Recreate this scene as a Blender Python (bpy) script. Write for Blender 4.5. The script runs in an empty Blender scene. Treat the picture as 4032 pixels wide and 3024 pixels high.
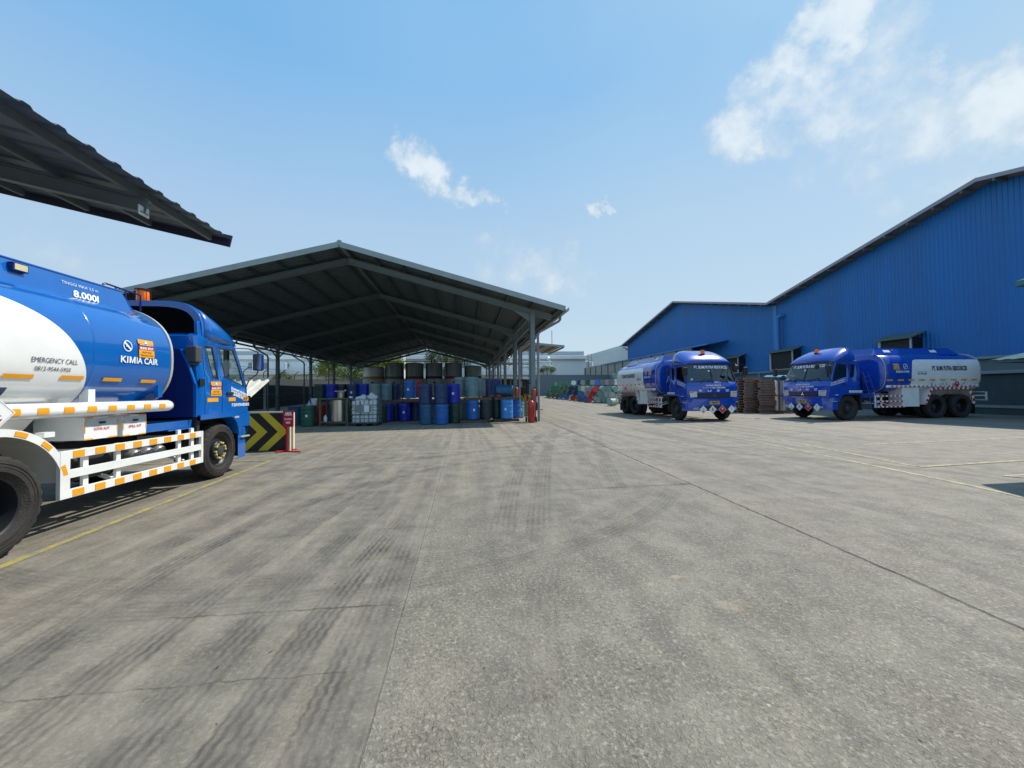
import bpy, math, random
from math import sin, cos, pi, radians, sqrt, atan2
from mathutils import Vector, Matrix
random.seed(7)
C = bpy.context.scene.collection
SC = bpy.context.scene

# ------------------------------------------------------------------ camera
F, CH = 1525.0, 1.38
YAW, PIT, ROL = radians(7.07), radians(1.15), radians(0.65)
_f = Vector((sin(YAW)*cos(PIT), cos(YAW)*cos(PIT), sin(PIT)))
_r0 = Vector((cos(YAW), -sin(YAW), 0)); _u0 = _r0.cross(_f)
_r = _r0*cos(ROL) - _u0*sin(ROL); _u = _r.cross(_f)
cam = bpy.data.cameras.new('camera'); co = bpy.data.objects.new('camera', cam); C.objects.link(co)
co.matrix_world = Matrix(((_r.x, _u.x, -_f.x, 0), (_r.y, _u.y, -_f.y, 0), (_r.z, _u.z, -_f.z, CH), (0, 0, 0, 1)))
cam.sensor_width = 36.0; cam.lens = 36.0*F/4032; cam.clip_end = 2000; cam.clip_start = 0.05
SC.camera = co
def px(x, Y, y=1545):
    "world x of photo column x at depth Y (ground plan)"
    d = _f + _r*(x-2016)/F - _u*(y-1512)/F
    return d.x*Y/d.y

# ------------------------------------------------------------------ sun, sky
SUN = Vector((0.70, 0.28, 1.0)).normalized()
SEL = math.asin(SUN.z); SAZ = atan2(SUN.x, SUN.y)
w = bpy.data.worlds.new('World'); SC.world = w; w.use_nodes = True
nt = w.node_tree; N = nt.nodes; L = nt.links; N.clear()
def nd(t, **k):
    n = N.new(t)
    for a, b in k.items(): setattr(n, a, b)
    return n
sky = nd('ShaderNodeTexSky', sky_type='NISHITA'); sky.sun_disc = False
sky.sun_elevation = SEL; sky.sun_rotation = SAZ
sky.air_density = 1.0; sky.dust_density = 1.6; sky.ozone_density = 1.5; sky.altitude = 0
tc = nd('ShaderNodeTexCoord')
def M_(op, a, b=None, c=None, clamp=False):
    n = nd('ShaderNodeMath', operation=op); n.use_clamp = clamp
    for i, v in enumerate((a, b, c)):
        if v is None: continue
        if isinstance(v, (int, float)): n.inputs[i].default_value = v
        else: L.new(v, n.inputs[i])
    return n.outputs[0]
def VM(op, a, b=None):
    n = nd('ShaderNodeVectorMath', operation=op)
    for i, v in enumerate((a, b)):
        if v is None: continue
        if isinstance(v, (tuple, list, Vector)): n.inputs[i].default_value = tuple(v)
        else: L.new(v, n.inputs[i])
    return n.outputs['Value'] if op in ('LENGTH', 'DOT_PRODUCT', 'DISTANCE') else n.outputs['Vector']
def noiseW(vec, sc, det=5, ro=0.55):
    n = nd('ShaderNodeTexNoise'); n.inputs['Scale'].default_value = sc; n.inputs['Detail'].default_value = det
    n.inputs['Roughness'].default_value = ro; L.new(vec, n.inputs['Vector']); return n
dirv = tc.outputs['Generated']
wob = noiseW(dirv, 7.0, 6, 0.62)
wv = VM('SUBTRACT', wob.outputs['Color'], (0.5, 0.5, 0.5))
sc_ = nd('ShaderNodeVectorMath', operation='SCALE'); L.new(wv, sc_.inputs[0]); sc_.inputs['Scale'].default_value = 0.15
wob2 = noiseW(dirv, 26.0, 6, 0.62)
sc2 = nd('ShaderNodeVectorMath', operation='SCALE'); L.new(VM('SUBTRACT', wob2.outputs['Color'], (0.5,0.5,0.5)), sc2.inputs[0]); sc2.inputs['Scale'].default_value = 0.055
dv = VM('ADD', VM('ADD', dirv, sc_.outputs[0]), sc2.outputs[0])
def cdir(x, y):
    x *= 4032/2212; y *= 4032/2212
    return (_f + _r*(x-2016)/F - _u*(y-1512)/F).normalized()
# cloud lumps: direction (photo position on the display-size picture), angular radius, density
LUMPS = [(1815,40,.075,.9),(1770,60,.05,.6),(1880,90,.07,.5),(1690,150,.05,.75),(1720,205,.09,.65),(1640,205,.06,.55),(1800,215,.10,.65),(1890,190,.08,.55),
         (1600,285,.07,.75),(1650,300,.05,.4),(1840,300,.08,.45),(1960,270,.10,.5),(2060,240,.09,.6),(2150,215,.08,.75),(2250,200,.09,.75),(2010,150,.03,.5),
         (1750,330,.09,.3),(1950,360,.10,.3),(2130,330,.12,.3),
         (862,325,.042,.80),(895,345,.055,.85),(935,370,.055,.85),(965,400,.042,.65),(1000,410,.036,.65),(1020,435,.032,.65),(1050,438,.030,.6),(1010,385,.022,.55),
         (1275,466,.024,.75),(1300,460,.020,.75),(1060,575,.09,.36),(1130,572,.09,.46),(1190,585,.09,.50),(1218,560,.045,.50),(1250,600,.07,.40),
         (130,540,.08,.25),(480,370,.09,.14)]
acc = None
for (x, y, r, s) in LUMPS:
    d = VM('DISTANCE', dv, cdir(x, y))
    mr = nd('ShaderNodeMapRange', interpolation_type='SMOOTHSTEP'); L.new(d, mr.inputs[0])
    mr.inputs[1].default_value = r*1.25; mr.inputs[2].default_value = r*0.25; mr.inputs[3].default_value = 0; mr.inputs[4].default_value = s
    acc = mr.outputs[0] if acc is None else M_('MAXIMUM', acc, mr.outputs[0])
fine = noiseW(dirv, 17.0, 9, 0.60)
fb = M_('MULTIPLY', M_('SUBTRACT', fine.outputs[0], .5), 1.25)
gate = nd('ShaderNodeMapRange', interpolation_type='SMOOTHSTEP'); L.new(acc, gate.inputs[0]); gate.inputs[1].default_value = .02; gate.inputs[2].default_value = .30
dens = nd('ShaderNodeMapRange', interpolation_type='SMOOTHSTEP'); L.new(M_('ADD', acc, fb), dens.inputs[0]); dens.inputs[1].default_value = .04; dens.inputs[2].default_value = .98; dens.inputs[4].default_value = .80
cl = M_('MULTIPLY', dens.outputs[0], gate.outputs[0], clamp=True)
veil = noiseW(dirv, 2.2, 4, 0.5)
sep = nd('ShaderNodeSeparateXYZ'); L.new(dirv, sep.inputs[0])
vx = nd('ShaderNodeMapRange'); L.new(sep.outputs[0], vx.inputs[0]); vx.inputs[1].default_value = -.5; vx.inputs[2].default_value = .9; vx.inputs[3].default_value = .06; vx.inputs[4].default_value = .60
vm = nd('ShaderNodeMapRange'); L.new(veil.outputs[0], vm.inputs[0]); vm.inputs[1].default_value = .3; vm.inputs[2].default_value = .7; vm.inputs[3].default_value = .35; vm.inputs[4].default_value = 1.0
ve = M_('MULTIPLY', vx.outputs[0], vm.outputs[0], clamp=True)
# hazy layer low over the horizon
hz = nd('ShaderNodeMapRange', interpolation_type='SMOOTHSTEP'); L.new(sep.outputs[2], hz.inputs[0]); hz.inputs[1].default_value = .5; hz.inputs[2].default_value = -.02; hz.inputs[3].default_value = 0; hz.inputs[4].default_value = .75
SKS = 0.13
# clear-sky colour by height, whiter towards the sun side, with part of the physical sky kept in it
elr = nd('ShaderNodeValToRGB'); L.new(sep.outputs[2], elr.inputs[0]); cr = elr.color_ramp
cr.elements[0].position = 0.0; cr.elements[0].color = (.60, .71, .79, 1); cr.elements[1].position = .62; cr.elements[1].color = (.175, .455, .81, 1)
e_ = cr.elements.new(.18); e_.color = (.485, .635, .785, 1); e_ = cr.elements.new(.38); e_.color = (.385, .575, .80, 1)
gs = nd('ShaderNodeVectorMath', operation='SCALE'); L.new(elr.outputs[0], gs.inputs[0]); gs.inputs['Scale'].default_value = 1/SKS
cl_sky = VM('MINIMUM', sky.outputs[0], (7.5, 7.5, 7.5))
bgs = nd('ShaderNodeMix', data_type='RGBA'); bgs.inputs['Factor'].default_value = .86; L.new(cl_sky, bgs.inputs['A']); L.new(gs.outputs[0], bgs.inputs['B'])
mh = nd('ShaderNodeMix', data_type='RGBA'); L.new(ve, mh.inputs['Factor']); L.new(bgs.outputs['Result'], mh.inputs['A']); mh.inputs['B'].default_value = (.47/SKS, .65/SKS, .745/SKS, 1)
mc = nd('ShaderNodeMix', data_type='RGBA'); L.new(cl, mc.inputs['Factor']); L.new(mh.outputs['Result'], mc.inputs['A']); cc = nd('ShaderNodeMix', data_type='RGBA'); L.new(cl, cc.inputs['Factor']); cc.inputs['A'].default_value = (.50/SKS, .60/SKS, .67/SKS, 1); cc.inputs['B'].default_value = (.88/SKS, .93/SKS, .95/SKS, 1); L.new(cc.outputs['Result'], mc.inputs['B'])
bg = nd('ShaderNodeBackground'); L.new(mc.outputs['Result'], bg.inputs[0]); bg.inputs[1].default_value = SKS
wo = nd('ShaderNodeOutputWorld'); L.new(bg.outputs[0], wo.inputs[0])
sl = bpy.data.lights.new('sun', 'SUN'); sl.energy = 4.6; sl.angle = radians(0.6); sl.color = (1.0, 0.94, 0.84)
so = bpy.data.objects.new('sun', sl); C.objects.link(so); so.rotation_euler = (-SUN).to_track_quat('-Z', 'Y').to_euler(); so.location = (0, 0, 30)
SC.view_settings.view_transform = 'Standard'; SC.view_settings.look = 'None'; SC.view_settings.exposure = 0.12; SC.view_settings.gamma = 1
SC.cycles.max_bounces = 6; SC.cycles.diffuse_bounces = 3; SC.cycles.glossy_bounces = 3; SC.cycles.transparent_max_bounces = 8; SC.cycles.transmission_bounces = 4

# ------------------------------------------------------------------ materials
MATS = {}
def mat(name, col, rough=0.6, metal=0.0, var=0.12, vs=3.0, coat=0.0, bump=0.0, bs=40.0, dirt=0.0, dcol=(0.12, 0.10, 0.08), emis=None, spec=0.5, stretch=None, ds=1.6):
    if name in MATS: return MATS[name]
    m = bpy.data.materials.new(name); m.use_nodes = True; t = m.node_tree; n = t.nodes; l = t.links
    b = n['Principled BSDF']; b.inputs['Roughness'].default_value = rough; b.inputs['Metallic'].default_value = metal
    b.inputs['Specular IOR Level'].default_value = spec
    if coat: b.inputs['Coat Weight'].default_value = coat; b.inputs['Coat Roughness'].default_value = 0.06
    if emis: b.inputs['Emission Color'].default_value = (*emis[:3], 1); b.inputs['Emission Strength'].default_value = emis[3]
    tcn = n.new('ShaderNodeTexCoord'); mp = n.new('ShaderNodeMapping'); l.new(tcn.outputs['Object'], mp.inputs[0])
    if stretch: mp.inputs['Scale'].default_value = stretch
    no = n.new('ShaderNodeTexNoise'); no.inputs['Scale'].default_value = vs; no.inputs['Detail'].default_value = 6; no.inputs['Roughness'].default_value = .6; l.new(mp.outputs[0], no.inputs['Vector'])
    mr = n.new('ShaderNodeMapRange'); l.new(no.outputs[0], mr.inputs[0]); mr.inputs[1].default_value = .25; mr.inputs[2].default_value = .75
    mr.inputs[3].default_value = 1-var; mr.inputs[4].default_value = 1+var
    hs = n.new('ShaderNodeMix'); hs.data_type = 'RGBA'; hs.blend_type = 'MULTIPLY'; hs.inputs['Factor'].default_value = 1; hs.inputs['A'].default_value = (*col, 1)
    l.new(mr.outputs[0], hs.inputs['B']); out = hs.outputs['Result']
    if dirt:
        n2 = n.new('ShaderNodeTexNoise'); n2.inputs['Scale'].default_value = ds; n2.inputs['Detail'].default_value = 8; n2.inputs['Roughness'].default_value = .7; l.new(mp.outputs[0], n2.inputs['Vector'])
        m2 = n.new('ShaderNodeMapRange'); l.new(n2.outputs[0], m2.inputs[0]); m2.inputs[1].default_value = .45; m2.inputs[2].default_value = .75; m2.inputs[3].default_value = 0; m2.inputs[4].default_value = dirt
        mx = n.new('ShaderNodeMix'); mx.data_type = 'RGBA'; l.new(m2.outputs[0], mx.inputs['Factor']); l.new(out, mx.inputs['A']); mx.inputs['B'].default_value = (*dcol, 1); out = mx.outputs['Result']
    l.new(out, b.inputs['Base Color'])
    rr = n.new('ShaderNodeMapRange'); l.new(no.outputs[0], rr.inputs[0]); rr.inputs[3].default_value = max(.02, rough-.06); rr.inputs[4].default_value = min(1, rough+.1); l.new(rr.outputs[0], b.inputs['Roughness'])
    if bump:
        n3 = n.new('ShaderNodeTexNoise'); n3.inputs['Scale'].default_value = bs; n3.inputs['Detail'].default_value = 5; l.new(mp.outputs[0], n3.inputs['Vector'])
        bp = n.new('ShaderNodeBump'); bp.inputs['Strength'].default_value = bump; bp.inputs['Distance'].default_value = .02; l.new(n3.outputs[0], bp.inputs['Height']); l.new(bp.outputs[0], b.inputs['Normal'])
    MATS[name] = m; return m
def glass(name, tint, mix):
    m = bpy.data.materials.new(name); m.use_nodes = True; t = m.node_tree; n = t.nodes; l = t.links; n.clear()
    o = n.new('ShaderNodeOutputMaterial'); tr = n.new('ShaderNodeBsdfTransparent'); tr.inputs[0].default_value = (*tint, 1)
    gl = n.new('ShaderNodeBsdfGlossy'); gl.inputs['Roughness'].default_value = .03; gl.inputs[0].default_value = (.9, .95, .95, 1)
    fr = n.new('ShaderNodeLayerWeight'); fr.inputs[0].default_value = .5; pw = n.new('ShaderNodeMath'); pw.operation = 'POWER'; pw.inputs[1].default_value = 4; l.new(fr.outputs['Facing'], pw.inputs[0])
    mr = n.new('ShaderNodeMapRange'); l.new(pw.outputs[0], mr.inputs[0]); mr.inputs[3].default_value = mix; mr.inputs[4].default_value = .8
    mx = n.new('ShaderNodeMixShader'); l.new(mr.outputs[0], mx.inputs[0]); l.new(tr.outputs[0], mx.inputs[1]); l.new(gl.outputs[0], mx.inputs[2]); l.new(mx.outputs[0], o.inputs[0])
    return m
BLUE1 = mat('paint_blue', (0.0, 0.115, 0.45), .22, coat=1, var=.07, dirt=.22, dcol=(.02, .075, .27), ds=2.2)
BLUE2 = mat('paint_blue_shaded', (0.0, 0.055, 0.43), .25, coat=1, var=.05, dirt=.12, dcol=(.05, .07, .2))  # same truck blue, its shaded look put into the base colour
BLUED = mat('paint_blue_dark', (0.003, 0.012, 0.12), .4, var=.05)
WHITEP = mat('paint_white', (0.86, 0.87, 0.86), .28, coat=.8, var=.05, dirt=.22, dcol=(.5, .5, .46))
WHITEF = mat('frame_white', (0.80, 0.81, 0.79), .45, var=.05, dirt=.28, dcol=(.42, .40, .36), ds=4)
RING = mat('tank_seam', (.45, .47, .45), .35, var=.1)
AMBER = mat('reflector_amber', (0.85, 0.36, 0.01), .35, var=.06)
REDR = mat('reflector_red', (0.55, 0.03, 0.03), .35, var=.06)
REDS = mat('sign_red', (0.50, 0.015, 0.03), .4, var=.06)
LETW = mat('letter_white', (.82, .85, .88), .5, var=.03)
LETG = mat('letter_grey', (.45, .55, .68), .5, var=.03)
LETD = mat('letter_dark', (.035, .04, .07), .5, var=.05)
LETR = mat('letter_red', (.55, .05, .06), .5, var=.05)
BLACK = mat('black_plastic', (.014, .015, .017), .5, var=.15)
RUB = mat('tyre_rubber', (.022, .020, .019), .82, var=.25, vs=9, bump=.4, bs=60, dirt=.45, dcol=(.075, .062, .05), ds=5)
RIM = mat('rim_dark', (.03, .033, .037), .4, metal=.5, var=.2)
HUBG = mat('hub_grey', (.06, .063, .066), .5, metal=.3, var=.2)
CHROME = mat('chrome', (.75, .76, .78), .12, metal=1, var=.04)
CHAS = mat('chassis_black', (.02, .02, .022), .6, var=.2, dirt=.3, dcol=(.06, .055, .05))
AIRT = mat('air_tank_grey', (.28, .28, .27), .35, metal=.4, var=.15, dirt=.3)
ORNG = mat('beacon_orange', (.85, .16, .01), .15, var=.05, emis=(1, .2, .02, .15))
GLS = glass('window_glass', (.74, .80, .78), .06)
GLSD = glass('window_glass_dark', (.40, .52, .50), .10)
LENS = mat('lamp_lens', (.50, .53, .52), .08, var=.12, vs=14, coat=1)
LENSD = mat('lamp_lens_grey', (.30, .34, .36), .1, var=.12, coat=1)
SEATM = mat('seat_fabric', (.03, .03, .035), .9)
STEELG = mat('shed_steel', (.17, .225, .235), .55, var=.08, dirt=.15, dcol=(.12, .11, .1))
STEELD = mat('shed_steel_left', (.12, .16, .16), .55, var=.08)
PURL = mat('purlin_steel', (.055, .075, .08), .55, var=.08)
FASC = mat('fascia_grey', (.30, .36, .36), .5, var=.08, dirt=.2, dcol=(.2, .2, .18))
PIPE = mat('downpipe_grey', (.24, .23, .26), .45, var=.08)
CONC = mat('concrete_wall', (.40, .39, .37), .85, var=.12, vs=1.5, bump=.2, dirt=.35, dcol=(.2, .19, .18))
YEL = mat('yellow_dull', (.66, .53, .03), .6, var=.12, dirt=.3, dcol=(.2, .17, .08))
CREAM = mat('cream_edge', (.75, .68, .48), .6, var=.08)
WOOD2 = mat('stack_wood', (.27, .17, .12), .85, var=.4, vs=5, stretch=(1, 6, 1), dirt=.35, dcol=(.10, .07, .055))
WOOD = mat('pallet_wood', (.12, .085, .065), .85, var=.35, vs=5, stretch=(1, 6, 1), dirt=.4, dcol=(.07, .05, .04))
STAIN = mat('stainless', (.60, .58, .54), .28, metal=1, var=.15, vs=2, stretch=(5, 5, .6), dirt=.35, dcol=(.30, .20, .11))
OLIVE = mat('olive_steel', (.10, .11, .055), .6, var=.15)
RED = mat('extinguisher_red', (.42, .022, .018), .3, var=.06, coat=.4)
ORED = mat('extinguisher_faded', (.45, .075, .035), .4, var=.1)

# ------------------------------------------------------------------ mesh builder
class MB:
    def __init__(s, m=None): s.v = []; s.f = []; s.mi = []; s.ms = []; s.cur = 0; s.T = Matrix.Identity(4); s.use(m) if m else None
    def use(s, m):
        if m not in s.ms: s.ms.append(m)
        s.cur = s.ms.index(m); return s
    def add(s, vs, fs):
        o = len(s.v); s.v += [tuple(s.T @ Vector(p)) for p in vs]
        for f in fs: s.f.append([o+i for i in f]); s.mi.append(s.cur)
        return s
    def box(s, c, d, rz=0, ry=0, rx=0):
        x, y, z = [q/2 for q in d]; R = Matrix.Rotation(rz, 3, 'Z') @ Matrix.Rotation(ry, 3, 'Y') @ Matrix.Rotation(rx, 3, 'X'); c = Vector(c)
        vs = [c + R @ Vector((i*x, j*y, k*z)) for i in (-1, 1) for j in (-1, 1) for k in (-1, 1)]
        return s.add(vs, [(0, 1, 3, 2), (4, 6, 7, 5), (0, 4, 5, 1), (2, 3, 7, 6), (0, 2, 6, 4), (1, 5, 7, 3)])
    def bb(s, a, b): return s.box([(p+q)/2 for p, q in zip(a, b)], [abs(q-p) for p, q in zip(a, b)])
    def beam(s, a, b, w, h, up=(0, 0, 1)):
        a = Vector(a); b = Vector(b); d = (b-a).normalized(); u = Vector(up)
        if abs(d.dot(u)) > .98: u = Vector((1, 0, 0))
        r = d.cross(u).normalized(); u = r.cross(d)
        vs = [p + r*i*w/2 + u*j*h/2 for p in (a, b) for i, j in ((-1, -1), (1, -1), (1, 1), (-1, 1))]
        return s.add(vs, [(3, 2, 1, 0), (4, 5, 6, 7), (0, 1, 5, 4), (1, 2, 6, 5), (2, 3, 7, 6), (3, 0, 4, 7)])
    def ibeam(s, a, b, w, h, up=(0, 0, 1), t=.012):
        a = Vector(a); b = Vector(b); d = (b-a).normalized(); u = Vector(up)
        if abs(d.dot(u)) > .98: u = Vector((1, 0, 0))
        r = d.cross(u).normalized(); u = r.cross(d)
        s.beam(a, b, t, h-2*t, up); s.beam(a+u*(h/2-t/2), b+u*(h/2-t/2), w, t, up); return s.beam(a-u*(h/2-t/2), b-u*(h/2-t/2), w, t, up)
    def tube(s, pts, r, n=10, cap=True, rs=None):
        pts = [Vector(p) for p in pts]; vs = []; fs = []; up = None
        for i, p in enumerate(pts):
            d = ((pts[min(i+1, len(pts)-1)]-p).normalized() + (p-pts[max(i-1, 0)]).normalized()).normalized()
            if up is None: up = Vector((0, 0, 1)) if abs(d.z) < .9 else Vector((1, 0, 0))
            a = d.cross(up).normalized(); up = a.cross(d).normalized()
            rr = rs[i] if rs else r
            vs += [p + (a*cos(2*pi*k/n) + up*sin(2*pi*k/n))*rr for k in range(n)]
        for i in range(len(pts)-1): fs += [(i*n+k, i*n+(k+1) % n, (i+1)*n+(k+1) % n, (i+1)*n+k) for k in range(n)]
        if cap: fs += [tuple(range(n-1, -1, -1)), tuple((len(pts)-1)*n+k for k in range(n))]
        return s.add(vs, fs)
    def lathe(s, prof, n=24, c=(0, 0, 0), ax='z', capb=True, capt=True, mod=None):
        vs = []; fs = []; c = Vector(c)
        for i, (r, h) in enumerate(prof):
            for k in range(n):
                a = 2*pi*k/n; rr = r if mod is None else mod(i, k, r)
                p = Vector((rr*cos(a), rr*sin(a), h))
                if ax == 'y': p = Vector((p.x, p.z, p.y))
                elif ax == 'x': p = Vector((p.z, p.x, p.y))
                vs.append(c+p)
        for i in range(len(prof)-1): fs += [(i*n+k, i*n+(k+1) % n, (i+1)*n+(k+1) % n, (i+1)*n+k) for k in range(n)]
        if capb: fs.append(tuple(range(n-1, -1, -1)))
        if capt: fs.append(tuple((len(prof)-1)*n+k for k in range(n)))
        return s.add(vs, fs)
    def prism(s, poly, t, fn):
        "poly 2D, extruded between t[0], t[1]; fn(u,v,w)->xyz"
        n = len(poly); vs = [fn(u, v, t[0]) for u, v in poly] + [fn(u, v, t[1]) for u, v in poly]
        return s.add(vs, [tuple(range(n-1, -1, -1)), tuple(range(n, 2*n))] + [(i, (i+1) % n, n+(i+1) % n, n+i) for i in range(n)])
    def grid(s, rows, closed=False):
        n = len(rows[0]); vs = [p for r in rows for p in r]; fs = []
        for i in range(len(rows)-1):
            for k in range(n if closed else n-1): fs.append((i*n+k, i*n+(k+1) % n, (i+1)*n+(k+1) % n, (i+1)*n+k))
        return s.add(vs, fs)
    def build(s, name, parent=None, smooth=None, bevel=0, loc=None, rot=None):
        me = bpy.data.meshes.new(name); me.from_pydata(s.v, [], s.f)
        for m in s.ms: me.materials.append(m)
        me.polygons.foreach_set('material_index', s.mi)
        if smooth:
            me.polygons.foreach_set('use_smooth', [True]*len(s.f)); me.update(); me.set_sharp_from_angle(angle=radians(smooth))
        me.update(); o = bpy.data.objects.new(name, me); C.objects.link(o)
        if parent: o.parent = parent
        if loc: o.location = loc
        if rot: o.rotation_euler = rot
        if bevel:
            b = o.modifiers.new('bevel', 'BEVEL'); b.width = bevel; b.segments = 2; b.limit_method = 'ANGLE'; b.angle_limit = radians(40)
        return o
def tag(o, label, cat, group=None):
    o['label'] = label; o['category'] = cat
    if group: o['group'] = group
    return o
def thing(name, label, cat, loc=(0, 0, 0), rz=0, group=None):
    o = bpy.data.objects.new(name, None); C.objects.link(o); o.location = loc; o.rotation_euler = (0, 0, rz); o.empty_display_size = .2
    return tag(o, label, cat, group)
def struct(o): o['kind'] = 'structure'; return o
def copy_tree(o, parent=None):
    c = o.copy(); C.objects.link(c); c.parent = parent
    for ch in list(o.children): copy_tree(ch, c)
    return c
def gz(y): return 0.0 if y < 24 else min(0.018*(y-24), 0.70)
# text -> flat polygons (u, v)
_tc = {}
def textpoly(body, bold=0.0, italic=0.0):
    k = (body, bold, italic)
    if k in _tc: return _tc[k]
    cu = bpy.data.curves.new('t', 'FONT'); cu.body = body; cu.size = 1; cu.offset = bold; cu.resolution_u = 3; cu.shear = italic
    ob = bpy.data.objects.new('t', cu); C.objects.link(ob)
    dg = bpy.context.evaluated_depsgraph_get(); me = ob.evaluated_get(dg).to_mesh()
    vs = [(v.co.x, v.co.y) for v in me.vertices]; fs = [tuple(p.vertices) for p in me.polygons]
    ob.evaluated_get(dg).to_mesh_clear(); bpy.data.objects.remove(ob); bpy.data.curves.remove(cu)
    xs = [v[0] for v in vs]; ys = [v[1] for v in vs]; x0, x1, y0, y1 = min(xs), max(xs), min(ys), max(ys)
    vs = [((x-x0)/(x1-x0), (y-y0)/(y1-y0)) for x, y in vs]; _tc[k] = (vs, fs); return _tc[k]
def write(mb, body, u0, v0, wd, ht, fn, bold=.02, italic=0.0):
    vs, fs = textpoly(body, bold, italic); mb.add([fn(u0+u*wd, v0+v*ht) for u, v in vs], fs)
def rect(mb, u0, v0, u1, v1, fn, n=1): mb.grid([[fn(u0+(u1-u0)*i/n, v0+(v1-v0)*j/3) for i in range(n+1)] for j in range(4)])

def bigm(mb, u0, v0, w, h, fn):
    t = .24*w; P = lambda *q: mb.add([fn(u0+a*w, v0+b*h) for a, b in q], [tuple(range(len(q)))])
    P((0, 0), (.24, 0), (.24, 1), (0, 1)); P((.76, 0), (1, 0), (1, 1), (.76, 1)); P((.24, 1), (.24, .62), (.44, .0), (.5, .0), (.5, .30)); P((.76, 1), (.5, .30), (.5, .0), (.56, .0), (.76, .62))
# ------------------------------------------------------------------ ground
def gp(x, y):
    "photo point (display-size picture) -> place on the level yard"
    k = 4032/2212; d = _f + _r*(x*k-2016)/F - _u*(y*k-1512)/F; t = -CH/d.z
    return d.x*t, d.y*t
def ground_material():
    m = bpy.data.materials.new('yard_concrete'); m.use_nodes = True; t = m.node_tree; n = t.nodes; l = t.links
    b = n['Principled BSDF']
    def N_(ty, **k):
        q = n.new(ty)
        for a, c in k.items(): setattr(q, a, c)
        return q
    def ma(op, a, b_=None, c=None, clamp=False):
        q = N_('ShaderNodeMath', operation=op); q.use_clamp = clamp
        for i, v in enumerate((a, b_, c)):
            if v is None: continue
            if isinstance(v, (int, float)): q.inputs[i].default_value = v
            else: l.new(v, q.inputs[i])
        return q.outputs[0]
    def mr(v, a, b_, c, d, smooth=False):
        q = N_('ShaderNodeMapRange'); 
        if smooth: q.interpolation_type = 'SMOOTHSTEP'
        l.new(v, q.inputs[0])
        for i, x in enumerate((a, b_, c, d)): q.inputs[i+1].default_value = x
        return q.outputs[0]
    tc = N_('ShaderNodeTexCoord'); P = tc.outputs['Object']
    sp = N_('ShaderNodeSeparateXYZ'); l.new(P, sp.inputs[0]); X, Y = sp.outputs[0], sp.outputs[1]
    def noise(sc, det=6, ro=.6, scale=(1, 1, 1), w=0):
        mp = N_('ShaderNodeMapping'); l.new(P, mp.inputs[0]); mp.inputs['Scale'].default_value = scale; mp.inputs['Location'].default_value = (w, w*1.7, 0)
        q = N_('ShaderNodeTexNoise'); q.inputs['Scale'].default_value = sc; q.inputs['Detail'].default_value = det; q.inputs['Roughness'].default_value = ro; l.new(mp.outputs[0], q.inputs['Vector']); return q.outputs[0]
    def mixc(f, a, c, mode='MIX'):
        q = N_('ShaderNodeMix', data_type='RGBA', blend_type=mode)
        if isinstance(f, (int, float)): q.inputs['Factor'].default_value = f
        else: l.new(f, q.inputs['Factor'])
        for nm, v in (('A', a), ('B', c)):
            if isinstance(v, tuple): q.inputs[nm].default_value = (*v, 1)
            else: l.new(v, q.inputs[nm])
        return q.outputs['Result']
    big = noise(.22, 5, .6); mid = noise(1.1, 6, .65, w=3); fin = noise(9, 7, .7, w=5); vf = noise(42, 4, .7, w=9)
    wobj = ma('MULTIPLY', ma('SUBTRACT', noise(1.6, 5, .7, w=2), .5), .10)
    xw = ma('ADD', X, wobj)
    jl = ma('ADD', ma('ADD', X, ma('MULTIPLY', wobj, .35)), .40)                                     # joint at x = -0.40
    right = mr(jl, -.015, .015, 0, 1)
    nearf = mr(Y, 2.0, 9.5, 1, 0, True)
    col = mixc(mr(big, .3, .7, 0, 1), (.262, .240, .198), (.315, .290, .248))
    col = mixc(mr(mid, .35, .7, 0, .75), col, (.222, .212, .184))
    pinkn = noise(.55, 4, .6, w=14); col = mixc(mr(pinkn, .47, .66, 0, .7), col, (.31, .245, .22))
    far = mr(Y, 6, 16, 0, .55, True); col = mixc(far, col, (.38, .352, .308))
    # left slab: olive, long dark streaks along the driving direction
    stL = noise(1.0, 6, .65, (3.2, .22, 1), 4); stL2 = noise(1.0, 5, .6, (9, .35, 1), 7)
    leftm = ma('SUBTRACT', 1.0, right)
    f1 = ma('MULTIPLY', ma('MULTIPLY', mr(stL, .38, .62, 0, .95), leftm), mr(Y, 9, 15, 1, .2))
    col = mixc(f1, col, (.105, .104, .096))
    f2 = ma('MULTIPLY', mr(stL2, .45, .66, 0, .7), leftm); col = mixc(f2, col, (.12, .118, .105))
    f3 = ma('MULTIPLY', mr(noise(1.0, 5, .6, (3.4, .16, 1), 21), .42, .62, 0, .85), right); col = mixc(f3, col, (.13, .128, .12))
    # streaks across the yard (traffic turning), farther away
    f4 = ma('MULTIPLY', mr(noise(1.0, 6, .65, (.16, 1.7, 1), 31), .5, .72, 0, .6), mr(Y, 3, 8, 0, 1)); col = mixc(f4, col, (.15, .145, .135))
    f5 = ma('MULTIPLY', mr(noise(1.0, 6, .65, (.22, 2.2, 1), 37), .52, .7, 0, .6), mr(Y, 3, 8, 0, 1)); col = mixc(f5, col, (.42, .40, .355))
    # exposed aggregate on the right slab near the camera
    vo = N_('ShaderNodeTexVoronoi'); vo.inputs['Scale'].default_value = 48; vo.inputs['Randomness'].default_value = 1
    wv_ = N_('ShaderNodeVectorMath', operation='ADD'); l.new(P, wv_.inputs[0]); ns = N_('ShaderNodeTexNoise'); ns.inputs['Scale'].default_value = 22; l.new(P, ns.inputs['Vector'])
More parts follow.
